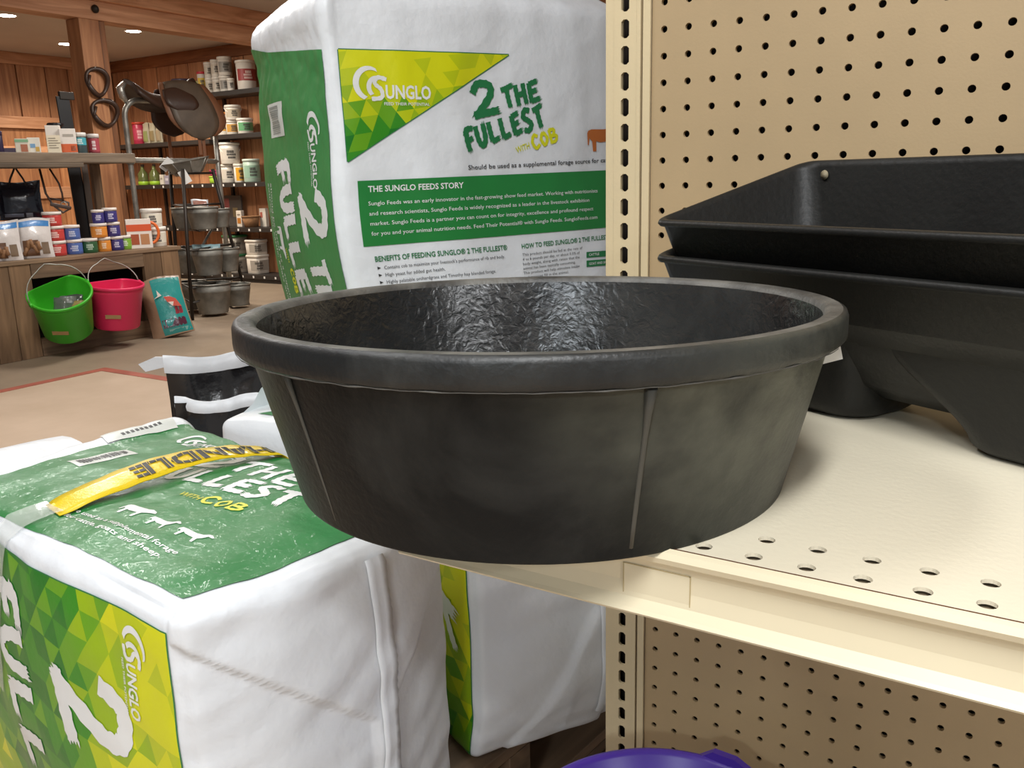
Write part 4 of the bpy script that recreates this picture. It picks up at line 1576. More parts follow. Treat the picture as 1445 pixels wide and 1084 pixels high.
def black_bag(label, loc, rz, w, d, hgt, hem_dz, ear):
    T = thing('black_feed_bag', label, 'feed bag', loc, rz, group='black feed bags')
    mb = MB()
    nx, nz = 24, 24

    def P(i, j, sg):
        u = i / nx * 2 - 1
        z_ = j / nz
        dep_ = d * (1 - sstep(0.55, 1.0, z_)) * math.sqrt(max(0, 1 - abs(u) ** 4)) + 0.003
        wv = w * (1 + 0.02 * math.sin(z_ * 6))
        nz_ = 0.014 * noise.noise((u * 2.2 + sg, z_ * 3.5, rz * 9)) * (0.3 + z_) + 0.005 * noise.noise((u * 7, z_ * 11, rz * 5 + sg))
        yw = 0.012 * math.sin(u * 3.0) * z_
        return (u * wv, sg * dep_ + nz_ + yw, z_ * hgt)
    for sg in (-1, 1):
        k = len(mb.v)
        for i in range(nx + 1):
            for j in range(nz + 1):
                mb.v.append(P(i, j, sg))
        for i in range(nx):
            for j in range(nz):
                mb.f.append((k + i * (nz + 1) + j, k + (i + 1) * (nz + 1) + j, k + (i + 1) * (nz + 1) + j + 1, k + i * (nz + 1) + j + 1))
                mb.mi.append(0)
                mb.sm.append(True)
    fixnormals(mb.obj('bag_body', M_BLK, T))
    hb = MB()
    for i in range(nx + 1):
        p = P(i, nz, -1)
        u = i / nx * 2 - 1
        dz = hem_dz * (0.55 + 0.45 * math.sin(i * 0.5 + 1)) * 0.2
        for yy_, zz_ in ((-0.006, -hem_dz), (-0.009, -hem_dz * 0.5), (-0.004, 0.006 + dz), (0.006, 0.004 + dz), (0.008, -hem_dz)):
            hb.v.append((p[0] * 1.01, p[1] + yy_, p[2] + zz_ + 0.004 * math.sin(u * 4)))
    for i in range(nx):
        for j in range(4):
            hb.f.append((i * 5 + j, (i + 1) * 5 + j, (i + 1) * 5 + j + 1, i * 5 + j + 1))
            hb.mi.append(0)
            hb.sm.append(True)
    hm = hb.obj('white_hem', M_BAGW, T)
    if ear:
        MB().plate([(0, -0.012), (-0.045, -0.022), (-0.06, -0.004), (-0.02, 0.012), (0.0, 0.012)], 0.006, M=Matrix.Translation((-w, 0, hgt - 0.004)) @ Matrix.Rotation(-0.4, 4, 'Z')).obj('hem_end', M_BAGW, hm)
    return T


black_bag('black glossy bag with a wide white hem, standing behind, white hem end sticking out', (-1.25, 0.49, 0.0), math.radians(51), 0.165, 0.05, 0.612, 0.03, True)
black_bag('black glossy bag with a slanting white hem, lower one in front of the other', (-1.03, 0.285, 0.0), math.radians(38), 0.12, 0.04, 0.575, 0.018, False)

# ------------------------------------------------------------------ BENCH WITH BUCKETS (far left)
XB = -4.85
bn = thing('wooden_bench', 'rough wooden display bench with an open front, jars and bags standing on it', 'bench', (XB, 0, 0))
y = 1.30
for w in (0.25, 0.235, 0.13, 0.13):
    MB().box(-0.03, 0.0, y + 0.002, y + w - 0.002, 0.0, 0.565, b=0.003).obj('front_plank', M_BENCHWOODV, bn)
    y += w
MB().box(-0.03, 0.004, 2.047, 2.815, 0.475, 0.565, b=0.004).obj('top_rail', M_BENCHWOOD, bn)
MB().box(-0.03, 0.004, 2.047, 2.815, 0.0, 0.112, b=0.004).obj('bottom_rail', M_BENCHWOOD, bn)
y = 2.815
for w in (0.14, 0.145):
    MB().box(-0.03, 0.0, y + 0.002, y + w - 0.002, 0.0, 0.565, b=0.003).obj('front_plank', M_BENCHWOODV, bn)
    y += w
MB().box(-0.56, -0.03, 3.07, 3.10, 0.0, 0.565, b=0.003).obj('end_board', M_BENCHWOODV, bn)
MB().box(-0.56, -0.53, 1.30, 3.07, 0.0, 0.565).obj('back_board', M_DARK, bn)
for k in range(4):
    MB().box(-0.575 + k * 0.146, -0.575 + k * 0.146 + 0.144, 1.28, 3.12, 0.565, 0.59, b=0.003).obj('top_plank', M_BENCHWOOD, bn)

us = thing('plank_shelf', 'thick grey-brown plank shelf at eye level in front of the timber post', 'shelf', (XB, 0, 1.13))
MB().box(-0.32, 0.03, 1.30, 2.83, 0.022, 0.082, b=0.005).obj('plank', wood('grey_plank', '#54473a', '#7a6a58', 'y'), us)
MB().box(-0.30, 0.032, 1.30, 2.46, -0.004, 0.022, b=0.003).obj('under_batten', wood('grey_batten', '#4c4034', '#6f5f4e', 'y'), us)
MB().box(-0.32, -0.29, 1.34, 1.40, -0.54, 0.022, b=0.003).obj('leg', M_BENCHWOODV, us)
MB().box(-0.32, -0.29, 2.72, 2.78, -0.54, 0.022, b=0.003).obj('leg', M_BENCHWOODV, us)
MB().box(-0.02, 0.01, 1.34, 1.40, -0.54, -0.004, b=0.003).obj('leg', M_BENCHWOODV, us)

CAMDIR = math.atan2(-0.52, 0.85)


def tub(name, label, pos, w, hgt, body, lid, lab=None, text=None, group=None, cat='tub', taper=0.04, handle=False, labh=(0.18, 0.72), square=False, tcol='#4a4742'):
    T = thing(name, label, cat, pos, 0, group)
    r = w / 2
    lh = min(0.025, hgt * 0.2)

    def sq(x_, y_, z_):
        if not square:
            return x_, y_
        q = max(abs(x_), abs(y_)) / max(1e-9, math.hypot(x_, y_))
        k = 1 / max(0.78, q) * 0.80
        return x_ * k * 1.1, y_ * k * 1.1
    mbody = mat('plastic_' + body.strip('#'), body, 0.38)
    mlid = mat('plastic_' + lid.strip('#'), lid, 0.38)
    MB().lathe([(0, 0), (r * (0.9 - taper), 0), (r * (0.94 - taper), hgt * 0.03), (r * 0.94, hgt - lh), (r * 0.86, hgt - lh * 0.8), (0, hgt - lh * 0.8)], 28, sq=sq).obj('body', mbody, T)
    MB().lathe([(r * 0.95, hgt - lh), (r, hgt - lh), (r, hgt - lh * 0.25), (r * 0.96, hgt), (r * 0.85, hgt), (r * 0.82, hgt - 0.003), (0, hgt - 0.003)], 28, sq=sq).obj('lid', mlid, T)
    if lab:
        mb = MB()
        z0, z1 = hgt * labh[0], hgt * labh[1]
        for i in range(15):
            a = CAMDIR + math.radians(-70 + 140 * i / 14)
            for z_ in (z0, z1):
                rr_ = r * (0.94 - taper) + r * taper * z_ / hgt + 0.0012
                x_, y_ = sq(rr_ * math.cos(a), rr_ * math.sin(a), z_)
                mb.v.append((x_, y_, z_))
        for i in range(14):
            mb.f.append((2 * i, 2 * i + 2, 2 * i + 3, 2 * i + 1))
            mb.mi.append(0)
            mb.sm.append(True)
        lo = mb.obj('paper_label', mat('label_' + lab.strip('#'), lab, 0.5), T)
        # print blocks on the label
        pr_ = MB()
        rl = random.Random(sum(ord(c) for c in label))
        for k in range(3):
            zc_ = z0 + (z1 - z0) * (0.75 - 0.25 * k)
            hh = (z1 - z0) * (0.11 if k else 0.14)
            a0, a1 = CAMDIR - rl.uniform(0.25, 0.5), CAMDIR + rl.uniform(0.25, 0.5)
            for i in range(6):
                aa, ab = a0 + (a1 - a0) * i / 6, a0 + (a1 - a0) * (i + 0.75) / 6
                q = []
                for a, z_ in ((aa, zc_ - hh), (ab, zc_ - hh), (ab, zc_ + hh * 0.6), (aa, zc_ + hh * 0.6)):
                    rr_ = r * (0.94 - taper) + r * taper * z_ / hgt + 0.0024
                    x_, y_ = sq(rr_ * math.cos(a), rr_ * math.sin(a), z_)
                    q.append((x_, y_, z_))
                pr_.add(q, [(0, 1, 2, 3)])
        pr_.obj('label_print', mat('print_' + tcol.strip('#'), tcol, 0.5), lo)['kind'] = 'stuff'
    if handle:
        pts = []
        for i in range(13):
            a = PI * i / 12
            pts.append((math.cos(CAMDIR + PI / 2) * r * 1.02 * math.cos(a) + math.cos(CAMDIR) * r * 0.35 * math.sin(a) * 2.2, math.sin(CAMDIR + PI / 2) * r * 1.02 * math.cos(a) + math.sin(CAMDIR) * r * 0.35 * math.sin(a) * 2.2,
                        hgt * 0.82 - hgt * 0.38 * math.sin(a)))
        MB().tube(pts, 0.004, 6).obj('bail_handle', M_WHITEPL, T)
    return T


BX = -4.97
GJ = 'small jars stacked on the bench'
ZB_ = 0.591
W_ = '#e6ded6'
for lab, yy_, zz_, w, hh, c, tc_ in (
        ('red jar with white lid, bottom of the red stack on the bench', 2.30, 0, 0.113, 0.092, '#c2413c', '#f0d0c8'),
        ('red jar with white lid, middle of the red stack on the bench', 2.30, 0.0925, 0.113, 0.091, '#c2413c', '#f0d0c8'),
        ('red jar with white lid, topmost of the red stack on the bench', 2.295, 0.184, 0.113, 0.086, '#c2413c', '#f0d0c8'),
        ('blue jar with white lid, lower of two beside the red stack', 2.415, 0, 0.104, 0.092, '#4f68a8', '#c9d0e4'),
        ('blue jar with white lid, upper of two beside the red stack', 2.41, 0.0925, 0.104, 0.090, '#4f68a8', '#c9d0e4'),
        ('dark green jar with white lid, single jar between blue and orange jars', 2.52, 0, 0.104, 0.092, '#2f5a38', '#bcd0bc'),
        ('orange jar with white lid, lower of the two orange ones', 2.622, 0, 0.092, 0.092, '#d98a36', '#f2dcc0'),
        ('orange jar with white lid, upper of the two orange ones', 2.60, 0.0925, 0.104, 0.090, '#d98a36', '#f2dcc0'),
        ('purple jar with white lid, bottom of the purple jars', 2.715, 0, 0.090, 0.092, '#3c3678', '#cfcce4'),
        ('purple jar with white lid, middle row beside the upper orange jar', 2.705, 0.0925, 0.088, 0.092, '#3c3678', '#cfcce4'),
        ('narrow purple jar with white lid, top row above the orange jar', 2.606, 0.184, 0.078, 0.085, '#3c3678', '#cfcce4'),
        ('wide purple jar with white lid, topmost of the purple jars', 2.692, 0.186, 0.093, 0.092, '#3c3678', '#cfcce4')):
    tub('jar', lab, (BX, yy_, ZB_ + zz_), w, hh, c, W_, lab=c, group=GJ, cat='jar', taper=0.0, tcol=tc_, labh=(0.15, 0.7))
tub('jar', 'bright green jar half hidden beside the orange and white box', (BX - 0.02, 2.792, ZB_), 0.085, 0.092, '#7fb03c', W_, lab='#7fb03c', group=GJ, cat='jar', taper=0, tcol='#e2ecd0')
tub('tub', 'white tub with a dog print, lower of two at the bench end', (-4.99, 3.035, ZB_), 0.148, 0.134, '#e4ded4', '#e8e4dc', lab='#dcd6c6', cat='tub', group='white tubs on the bench', tcol='#33333a')
tub('tub', 'white tub with a dog print, upper of two at the bench end', (-4.99, 3.02, ZB_ + 0.1345), 0.144, 0.124, '#e4ded4', '#e8e4dc', lab='#dcd6c6', cat='tub', group='white tubs on the bench', tcol='#33333a')
bo = thing('toy_box', 'white and orange display box with an orange ring toy on the bench', 'box', (-4.96, 2.885, ZB_), CAMDIR + PI / 2)
MB().box(-0.078, 0.078, -0.035, 0.035, 0, 0.195, b=0.002).obj('carton', mat('box_white', '#e6dcd2', 0.5), bo)
MB().box(-0.078, 0.078, -0.0362, -0.0352, 0.115, 0.16).obj('orange_band', mat('box_orange', '#d4572c', 0.5), bo)
MB().box(-0.055, -0.005, -0.0362, -0.0352, 0.025, 0.095).obj('picture', mat('box_rust', '#a5502e', 0.5), bo)
MB().box(0.005, 0.06, -0.0362, -0.0352, 0.025, 0.095).obj('picture', mat('box_tan', '#b98258', 0.5), bo)
MB().tube([(0.075 + 0.05 * math.cos(a), 0.0, 0.10 + 0.07 * math.sin(a)) for a in [2 * PI * k / 20 for k in range(20)]], 0.010, 8, closed=True).obj('ring_toy', mat('toy_orange', '#d96a2e', 0.4), bo)


def pouch(name, label, pos, rz, w, hgt, d, parts, base, cat='bag', lean=0.0, group=None, rough=0.3):
    """soft pillow bag; parts: list of (name, u0,u1,v0,v1,colour) panels on its front"""
    T = thing(name, label, cat, pos, rz, group)
    T.rotation_euler = (lean, 0, rz)
    sd = sum(ord(c) for c in label) * 0.37

    def P(u, v, sg, off=0.0):
        dd = d * (max(0, 1 - abs(2 * u - 1) ** 3)) * (1 - 0.85 * sstep(0.55, 1.0, v)) * (0.55 + 0.45 * sstep(0, 0.15, v)) + 0.003
        nz_ = 0.10 * d * noise.noise((u * 4 + sd, v * 5, sg))
        ww = w * (1 - 0.06 * math.sin(v * PI) + 0.02 * noise.noise((v * 6, sd, 1)))
        return ((u - 0.5) * ww, sg * (dd + nz_ + off), v * hgt * (1 + 0.03 * math.sin(u * 5 + sd) * v))
    mb = MB()
    N = 14
    for sg in (-1, 1):
        k = len(mb.v)
        for i in range(N + 1):
            for j in range(N + 1):
                mb.v.append(P(i / N, j / N, sg))
        for i in range(N):
            for j in range(N):
                q = (k + i * (N + 1) + j, k + (i + 1) * (N + 1) + j, k + (i + 1) * (N + 1) + j + 1, k + i * (N + 1) + j + 1)
                mb.f.append(q if sg < 0 else q[::-1])
                mb.mi.append(0)
                mb.sm.append(True)
    mb.obj('bag_body', mat('film_' + base.strip('#'), base, rough, bump=0.7, bscale=30, coat=0.3), T)
    for (nm, u0, u1, v0, v1, c) in parts:
        pm = MB()
        n1 = 8
        for i in range(n1 + 1):
            for j in range(n1 + 1):
                pm.v.append(P(u0 + (u1 - u0) * i / n1, v0 + (v1 - v0) * j / n1, -1, 0.002))
        for i in range(n1):
            for j in range(n1):
                pm.f.append((i * (n1 + 1) + j, (i + 1) * (n1 + 1) + j, (i + 1) * (n1 + 1) + j + 1, i * (n1 + 1) + j + 1))
                pm.mi.append(0)
                pm.sm.append(True)
        pm.obj(nm, mat('film_' + c.strip('#'), c, rough, bump=0.7, bscale=30, coat=0.3), T)
    return T


RZB = CAMDIR + PI / 2
for lab, yy_ in (('white and blue treat bag with brown chews, nearest the frame edge', 1.955), ('white and blue treat bag with brown chews, beside the red jars', 2.15)):
    T = pouch('treat_bag', lab, (-4.95, yy_, ZB_), RZB, 0.205, 0.235, 0.035,
              [('blue_band', 0.04, 0.96, 0.80, 0.94, '#3f83c4'), ('window', 0.18, 0.62, 0.06, 0.46, '#6a4a34'), ('window', 0.70, 0.9, 0.10, 0.40, '#7d6a58')], '#d8d2cf', group='treat bags on the bench')
    for k in range(5):
        a = random.Random(k + int(yy_ * 100))
        MB().lathe([(0, -0.028), (0.014, -0.024), (0.011, 0), (0.014, 0.024), (0, 0.028)], 10,
                   M=Matrix.Translation((-0.05 + 0.018 * k, -0.036, 0.04 + 0.05 * a.random())) @ Matrix.Rotation(a.uniform(-0.6, 0.6), 4, 'Y')).obj('chew', mat('chew_brown', '#8a6444', 0.7, bump=0.4, bscale=80), T)

# things on the plank shelf at eye level
UZ = 1.2125
GU = 'small packs on the plank shelf'


def pack(name, label, pos, w, hgt, d, base, bands, group=GU, cat='box', rz=RZB, lid=None):
    T = thing(name, label, cat, pos, rz, group)
    MB().box(-w / 2, w / 2, -d / 2, d / 2, 0, hgt, b=min(0.003, d * 0.1)).obj('carton', mat('card_' + base.strip('#'), base, 0.5), T)
    for nm, x0, x1, z0, z1, c in bands:
        MB().box(w * x0, w * x1, -d / 2 - 0.0016, -d / 2 - 0.0004, hgt * z0, hgt * z1).obj(nm, mat('card_' + c.strip('#'), c, 0.5), T)
    return T


pack('carton', 'small pale carton with green top and brown picture, left on the plank shelf', (-4.95, 2.165, UZ), 0.072, 0.082, 0.05, '#d9d2c0', [('green_band', -0.5, 0.5, 0.75, 0.95, '#7fae86'), ('picture', -0.1, 0.4, 0.08, 0.6, '#b06a4a')])
pack('carton', 'small white carton with blue and yellow spots on the plank shelf', (-4.95, 2.238, UZ), 0.068, 0.090, 0.05, '#dcd8cc', [('blue_mark', -0.3, 0.1, 0.35, 0.6, '#6f9ac0'), ('yellow_mark', 0.1, 0.4, 0.1, 0.4, '#c9a24a')])
T = pack('card_sign', 'cream printed card leaning on the plank shelf in front of boxes', (-4.90, 2.335, UZ), 0.075, 0.105, 0.004, '#e3d9c0', [])
pm = MB()
for k in range(5):
    pm.box(-0.028, 0.012 + 0.012 * (k % 3), -0.0036, -0.0024, 0.085 - k * 0.014, 0.089 - k * 0.014)
pm.obj('card_print', mat('print_grey', '#8a8070', 0.6), T)['kind'] = 'stuff'
pack('carton', 'tall plain white carton behind the cream card', (-5.0, 2.40, UZ), 0.085, 0.168, 0.06, '#e3dcd2', [])
pack('carton', 'white carton with an orange lower half on the plank shelf', (-4.94, 2.455, UZ), 0.092, 0.148, 0.05, '#e5ded6', [('orange_band', -0.5, 0.5, 0.04, 0.38, '#d2602f'), ('white_mark', 0.1, 0.4, 0.1, 0.3, '#ecd9cf'), ('grey_print', -0.3, 0.35, 0.68, 0.78, '#aaa49a')])
tub('jar', 'teal-labelled bottle with white cap beside the orange carton', (-4.96, 2.545, UZ), 0.078, 0.128, '#37474a', '#d8d6d0', lab='#3f98a4', cat='bottle', group=GU, taper=0, labh=(0.4, 0.75), tcol='#cfe0e0')
tub('jar', 'grey-pink bottle between the teal bottle and the red one', (-5.01, 2.59, UZ), 0.06, 0.13, '#8d7a80', '#d8cfd0', lab='#b08a94', cat='bottle', group=GU, taper=0, tcol='#e4d8d8')
tub('jar', 'dark red bottle with pale cap next to the timber post', (-4.955, 2.635, UZ), 0.07, 0.122, '#7d2f38', '#d6cfcb', lab='#9a3c46', cat='bottle', group=GU, taper=0, labh=(0.1, 0.75), tcol='#e6d2d2')
tub('jar', 'dark purple bottle at the left end of the plank shelf', (-5.0, 2.05, UZ), 0.06, 0.125, '#2e2440', '#352a4a', cat='bottle', group=GU, taper=0)
MB_ = MB().box(-0.10, 0.10, -0.03, 0.03, 0, 0.03, b=0.006)
tag(MB_.obj('folded_cloth', mat('lilac_cloth', '#5f5468', 0.8, bump=0.3, bscale=30), None, (-5.02, 2.115, UZ)), 'folded grey-lilac cloth behind the small cartons on the plank shelf', 'cloth')
bpy.data.objects['folded_cloth'].rotation_euler = (0, 0, RZB)
# black helmet-like visor behind the cartons
hv = thing('black_strap_roll', 'coiled black strap lying behind the white carton on the plank shelf', 'strap', (-5.08, 2.47, UZ))
for k in range(3):
    MB().tube([((0.055 - 0.008 * k) * math.cos(a), (0.055 - 0.008 * k) * math.sin(a), 0.02 + 0.045 * k + 0.07) for a in [2 * PI * q / 18 for q in range(18)]], 0.011, 6, closed=True).obj('coil', mat('black_strap', '#17161a', 0.3), hv)
MB().lathe([(0, 0), (0.05, 0), (0.05, 0.08), (0, 0.08)], 18).obj('core', mat('black_strap', '#17161a', 0.3), hv)

# black straps hanging behind the post, in two lengths
hs = thing('hanging_straps', 'black straps hanging behind the bench beside the timber post', 'strap', (-5.30, 2.71, 0.64))
MB().box(-0.006, 0.006, -0.045, 0.045, 0.0, 0.95, b=0.003, M=Matrix.Rotation(0.03, 4, 'X')).obj('strap', mat('black_webbing', '#171618', 0.5), hs)
MB().box(0.008, 0.016, 0.03, 0.075, 0.02, 0.62, b=0.003).obj('strap', mat('grey_webbing', '#4b4038', 0.5), hs)
MB().box(-0.012, 0.012, -0.05, 0.05, 0.93, 0.98, b=0.004).obj('hanger', M_IRON, hs)
MB().box(-0.012, 0.012, -0.012, 0.012, -0.05, 0.93, b=0.003, M=Matrix.Translation((-0.02, 0, 0))).obj('stand', M_IRON, hs)

# vinyl bag under the plank shelf
vb = pouch('halter_bag', 'dark blue clear-fronted vinyl bag hanging under the plank shelf', (-5.17, 2.225, 0.815), RZB, 0.25, 0.235, 0.035,
           [('clear_window', 0.12, 0.86, 0.2, 0.8, '#20222c'), ('white_card', 0.12, 0.55, 0.08, 0.17, '#5d6270'), ('white_card', 0.6, 0.75, 0.06, 0.18, '#6a6c74')], '#191a24', rough=0.15)
for sx_ in (-1, 1):
    MB().tube([(sx_ * 0.05, -0.01, 0.20), (sx_ * 0.035, -0.012, 0.25), (sx_ * 0.01, -0.012, 0.30), (0.0, -0.01, 0.325)], 0.006, 6).obj('strap', mat('black_webbing', '#171618', 0.5), vb)
v2 = pouch('halter_bag', 'dark purple bag hanging at the left frame edge under the plank shelf', (-5.22, 2.02, 0.85), RZB, 0.16, 0.24, 0.03, [('panel', 0.2, 0.8, 0.2, 0.7, '#3a2c3e')], '#221a26', rough=0.3)
MB().tube([(-0.03, 0, 0.22), (0, 0, 0.28), (0.03, 0, 0.22)], 0.006, 6).obj('strap', mat('black_webbing', '#171618', 0.5), v2)
# leather halter hanging
ht = thing('leather_halter', 'thin brown leather halter hanging under the plank shelf', 'halter', (-4.98, 2.355, 0.852), RZB)
MB().tube([(-0.075, 0, 0.27), (-0.06, 0, 0.12), (-0.03, -0.01, 0.05), (0.02, -0.01, 0.0), (0.055, -0.01, 0.02), (0.06, 0, 0.06), (0.01, 0, 0.08), (-0.05, 0, 0.09)], 0.007, 6).obj('strap', M_LEATHER, ht)
MB().tube([(-0.02, 0, 0.27), (0.02, 0, 0.18), (0.03, 0, 0.12), (0.03, -0.01, 0.06)], 0.006, 6).obj('strap', M_LEATHER, ht)
MB().tube([(0.03 + 0.016 * math.cos(a), -0.012, 0.05 + 0.016 * math.sin(a)) for a in [2 * PI * k / 14 for k in range(14)]], 0.003, 6, closed=True).obj('ring', M_GALV, ht)
MB().box(-0.06, 0.06, -0.02, 0.012, 0.0, 0.022, b=0.006, M=Matrix.Translation((0.01, 0, 0.03)) @ Matrix.Rotation(0.25, 4, 'Y')).obj('noseband', M_LEATHER, ht)

# leather collars on the post
for lab, yy_, zz_, rw, rh, tl in (('upper dark leather strap loop hanging on the timber post', 3.04, 1.715, 0.078, 0.088, 0.15), ('lower dark leather strap loop hanging on the timber post', 3.07, 1.51, 0.095, 0.086, -0.1)):
    c_ = thing('leather_loop', lab, 'strap', (-5.432, yy_, zz_ - rh), group='leather loops on the post')
    ring = []
    for k in range(28):
        a = 2 * PI * k / 28
        ring.append((0.012 * math.sin(2 * a), rw * math.cos(a) * (1 + 0.1 * math.sin(a)), rh + rh * math.sin(a)))
    MB().tube(ring, 0.011, 8, closed=True, rad=[0.013 + 0.005 * (0.5 + 0.5 * math.sin(k * 0.45)) for k in range(28)]).obj('loop', M_LEATHER, c_)
    MB().tube([(0.012, rw * 0.9 * math.cos(2.6), rh + rh * math.sin(2.6) * 0.9), (0.015, -rw * 1.02, rh * 0.85), (0.012, -rw * 0.85, rh * 0.45)], 0.010, 6).obj('buckle_strap', M_LEATHER, c_)
    MB().box(-0.006, 0.010, -0.012, 0.012, 2 * rh - 0.005, 2 * rh + 0.012, b=0.002).obj('peg', M_GALV, c_)

# ------------------------------------------------------------------ buckets hanging on the bench front
def hang_bucket(name, label, pos, rot, w, hgt, color, fill):
    T = thing(name, label, 'bucket', pos, 0)
    T.rotation_euler = rot
    r = w / 2
    m_ = mat('bucket_' + color.strip('#'), color, 0.33)

    def fl(x_, y_, z_):
        # flat back towards -x
        lim = -r * 0.62
        return (max(x_, lim + 0.08 * (x_ - lim)), y_)
    body = MB().lathe([(0, 0), (r * 0.74, 0.0), (r * 0.78, 0.008), (r * 0.92, hgt - 0.05), (r * 0.94, hgt - 0.045), (r * 0.95, hgt - 0.02), (r * 0.94, hgt - 0.018)], 48, sq=fl)
    body.obj('body', m_, T)
    MB().lathe([(r * 0.94, hgt - 0.022), (r, hgt - 0.022), (r, hgt - 0.004), (r * 0.98, hgt), (r * 0.94, hgt - 0.001), (r * 0.92, hgt - 0.008)], 48, sq=fl).obj('rim', m_, T)
    MB().lathe([(r * 0.92, hgt - 0.008), (r * 0.88, hgt - 0.06), (r * 0.86, hgt - 0.065), (r * 0.74, 0.012), (0, 0.010)], 48, sq=fl).obj('inside', m_, T)
    for p_ in T.children:
        fixnormals(p_)
    pts = []
    for i in range(19):
        a = PI * i / 18
        pts.append((-r * 0.62 * math.sin(a) * 0.9, r * 0.99 * math.cos(a), hgt - 0.012 + 0.135 * math.sin(a) ** 0.8 + (0.022 * (1 - abs(i - 9) / 2) if abs(i - 9) < 2 else 0)))
    MB().tube(pts, 0.0035, 6).obj('bail_handle', M_GALV, T)
    for sg in (-1, 1):
        MB().lathe([(0, 0), (0.016, 0), (0.016, 0.006), (0, 0.006)], 14, M=Matrix.Translation((0, sg * r * 0.985, hgt - 0.012)) @ Matrix.Rotation(-sg * PI / 2, 4, 'X')).obj('handle_ear', m_, T)
    lb = MB().box(-0.045, 0.045, -0.001, 0.001, -0.012, 0.012, M=Matrix.Translation((r * 0.845 * math.cos(-0.75), r * 0.845 * math.sin(-0.75), hgt * 0.34)) @ Matrix.Rotation(-0.75 + PI / 2, 4, 'Z') @ Matrix.Rotation(-0.1, 4, 'X'))
    lb.obj('sticker', mat('bucket_sticker', '#9a7a4e', 0.5), T)
    return T


gb_ = hang_bucket('green_bucket', 'bright green flat-back bucket tipped forward on the bench front, shiny packets inside', (-4.735, 2.16, 0.155), (0.32, 0.42, 0.0), 0.36, 0.29, '#3fae2a', True)
pk_ = hang_bucket('pink_bucket', 'hot pink flat-back bucket hanging by its wire handle on the bench front', (-4.715, 2.475, 0.13), (0.0, 0.12, 0.0), 0.345, 0.28, '#e0305f', False)
GF = 'shiny packets in the green bucket'
rg = random.Random(31)
for k, (dx_, dy_, c, nm) in enumerate(((0.0, -0.05, '#59605a', 'crumpled silver packet leaning left in the green bucket'), (0.02, 0.0, '#6a6c68', 'crumpled grey packet in the middle of the green bucket'),
                                       (-0.02, 0.055, '#4d5550', 'crumpled dark silver packet leaning right in the green bucket'), (0.05, 0.03, '#a08a5a', 'gold packet lying low in the green bucket'))):
    p_ = pouch('packet', nm, (-4.645 + dx_, 2.12 + dy_, 0.275), RZB + rg.uniform(-0.5, 0.5), 0.09, 0.10 if k < 3 else 0.07, 0.015, [], c, cat='packet', lean=rg.uniform(-0.4, 0.2), group=GF, rough=0.15)

fb = pouch('fish_food_bag', 'teal pond fish food bag with a red and white fish, leaning on the bench', (-4.655, 2.845, 0.012), RZB - 0.25, 0.275, 0.40, 0.05,
           [('teal_panel', 0.30, 0.98, 0.02, 0.97, '#2c8a86'), ('dark_banner', 0.34, 0.90, 0.13, 0.27, '#53293a'), ('white_strip', 0.45, 0.9, 0.04, 0.10, '#7db0aa'), ('maroon_mark', 0.72, 0.9, 0.33, 0.46, '#8a2f3c')], '#9c7f66', lean=-0.28, rough=0.2)
fb.rotation_euler = (-0.26, -0.20, RZB - 0.2)
FISH = [(0.0, 0.5), (0.25, 0.72), (0.55, 0.78), (0.85, 0.6), (1.0, 0.5), (0.85, 0.4), (0.6, 0.25), (0.3, 0.32)]
fm = MB()
fm.plate([(x_ * 0.13 - 0.06, z_ * 0.10) for x_, z_ in FISH], 0.004, M=Matrix.Translation((0.02, -0.056, 0.185)) @ Matrix.Rotation(0.75, 4, 'Y'))
fm.obj('fish_print', mat('fish_red', '#c4472f', 0.35), fb)
fm = MB()
fm.plate([(-0.06, 0.0), (-0.085, 0.03), (-0.04, 0.015), (-0.07, -0.03)], 0.004, M=Matrix.Translation((0.02, -0.057, 0.235)) @ Matrix.Rotation(0.75, 4, 'Y'))
fm.plate([(0.02, 0.0), (0.05, 0.02), (0.06, -0.01)], 0.005, M=Matrix.Translation((0.015, -0.058, 0.235)) @ Matrix.Rotation(0.75, 4, 'Y'))
fm.obj('fish_fins', mat('fish_white', '#ddd3c8', 0.35), fb)

# ------------------------------------------------------------------ SADDLE ON PIPE RACK
pr_ = thing('pipe_rack', 'galvanised steel pipe saddle rack beside the plank shelf', 'rack', (-5.80, 3.48, 0), rz=-0.10)
pts = [(0, 0.0, 0.0), (0, 0.0, 0.7), (0, 0.0, 1.52)]
for k in range(1, 8):
    a = PI / 2 * k / 7
    pts.append((0, 0.13 - 0.13 * math.cos(a), 1.52 + 0.13 * math.sin(a)))
pts += [(0, 0.45, 1.65), (0, 0.78, 1.64)]
MB().tube(pts, 0.021, 12).obj('pipe', M_GALV, pr_)
MB().tube([(0, 0.0, 1.20), (0, 0.4, 1.195), (0, 0.78, 1.19)], 0.021, 12).obj('cross_pipe', M_GALV, pr_)
MB().tube([(0, 0.78, 0.0), (0, 0.78, 1.0), (0, 0.78, 1.655)], 0.021, 12).obj('rear_pipe', M_GALV, pr_)
MB().lathe([(0, -0.03), (0.03, -0.03), (0.032, 0), (0.03, 0.03), (0, 0.03)], 14, M=Matrix.Translation((0, 0.0, 1.20))).obj('clamp', M_GALVD, pr_)
MB().tube([(0, 0.03, 1.63), (0.0, 0.0, 1.67), (0.0, -0.01, 1.73), (0.0, 0.03, 1.77)], 0.022, 8, rad=[0.016, 0.028, 0.03, 0.018]).obj('foil_wrap', mat('crumpled_foil', '#b9b7b0', 0.25, metal=0.7, bump=0.9, bscale=60), pr_)

sd = thing('saddle', 'brown and olive leather riding saddle hanging over the pipe rack', 'saddle', (-5.76, 3.86, 1.675), rz=-0.22)
sd.scale = (1.1, 1.1, 1.1)
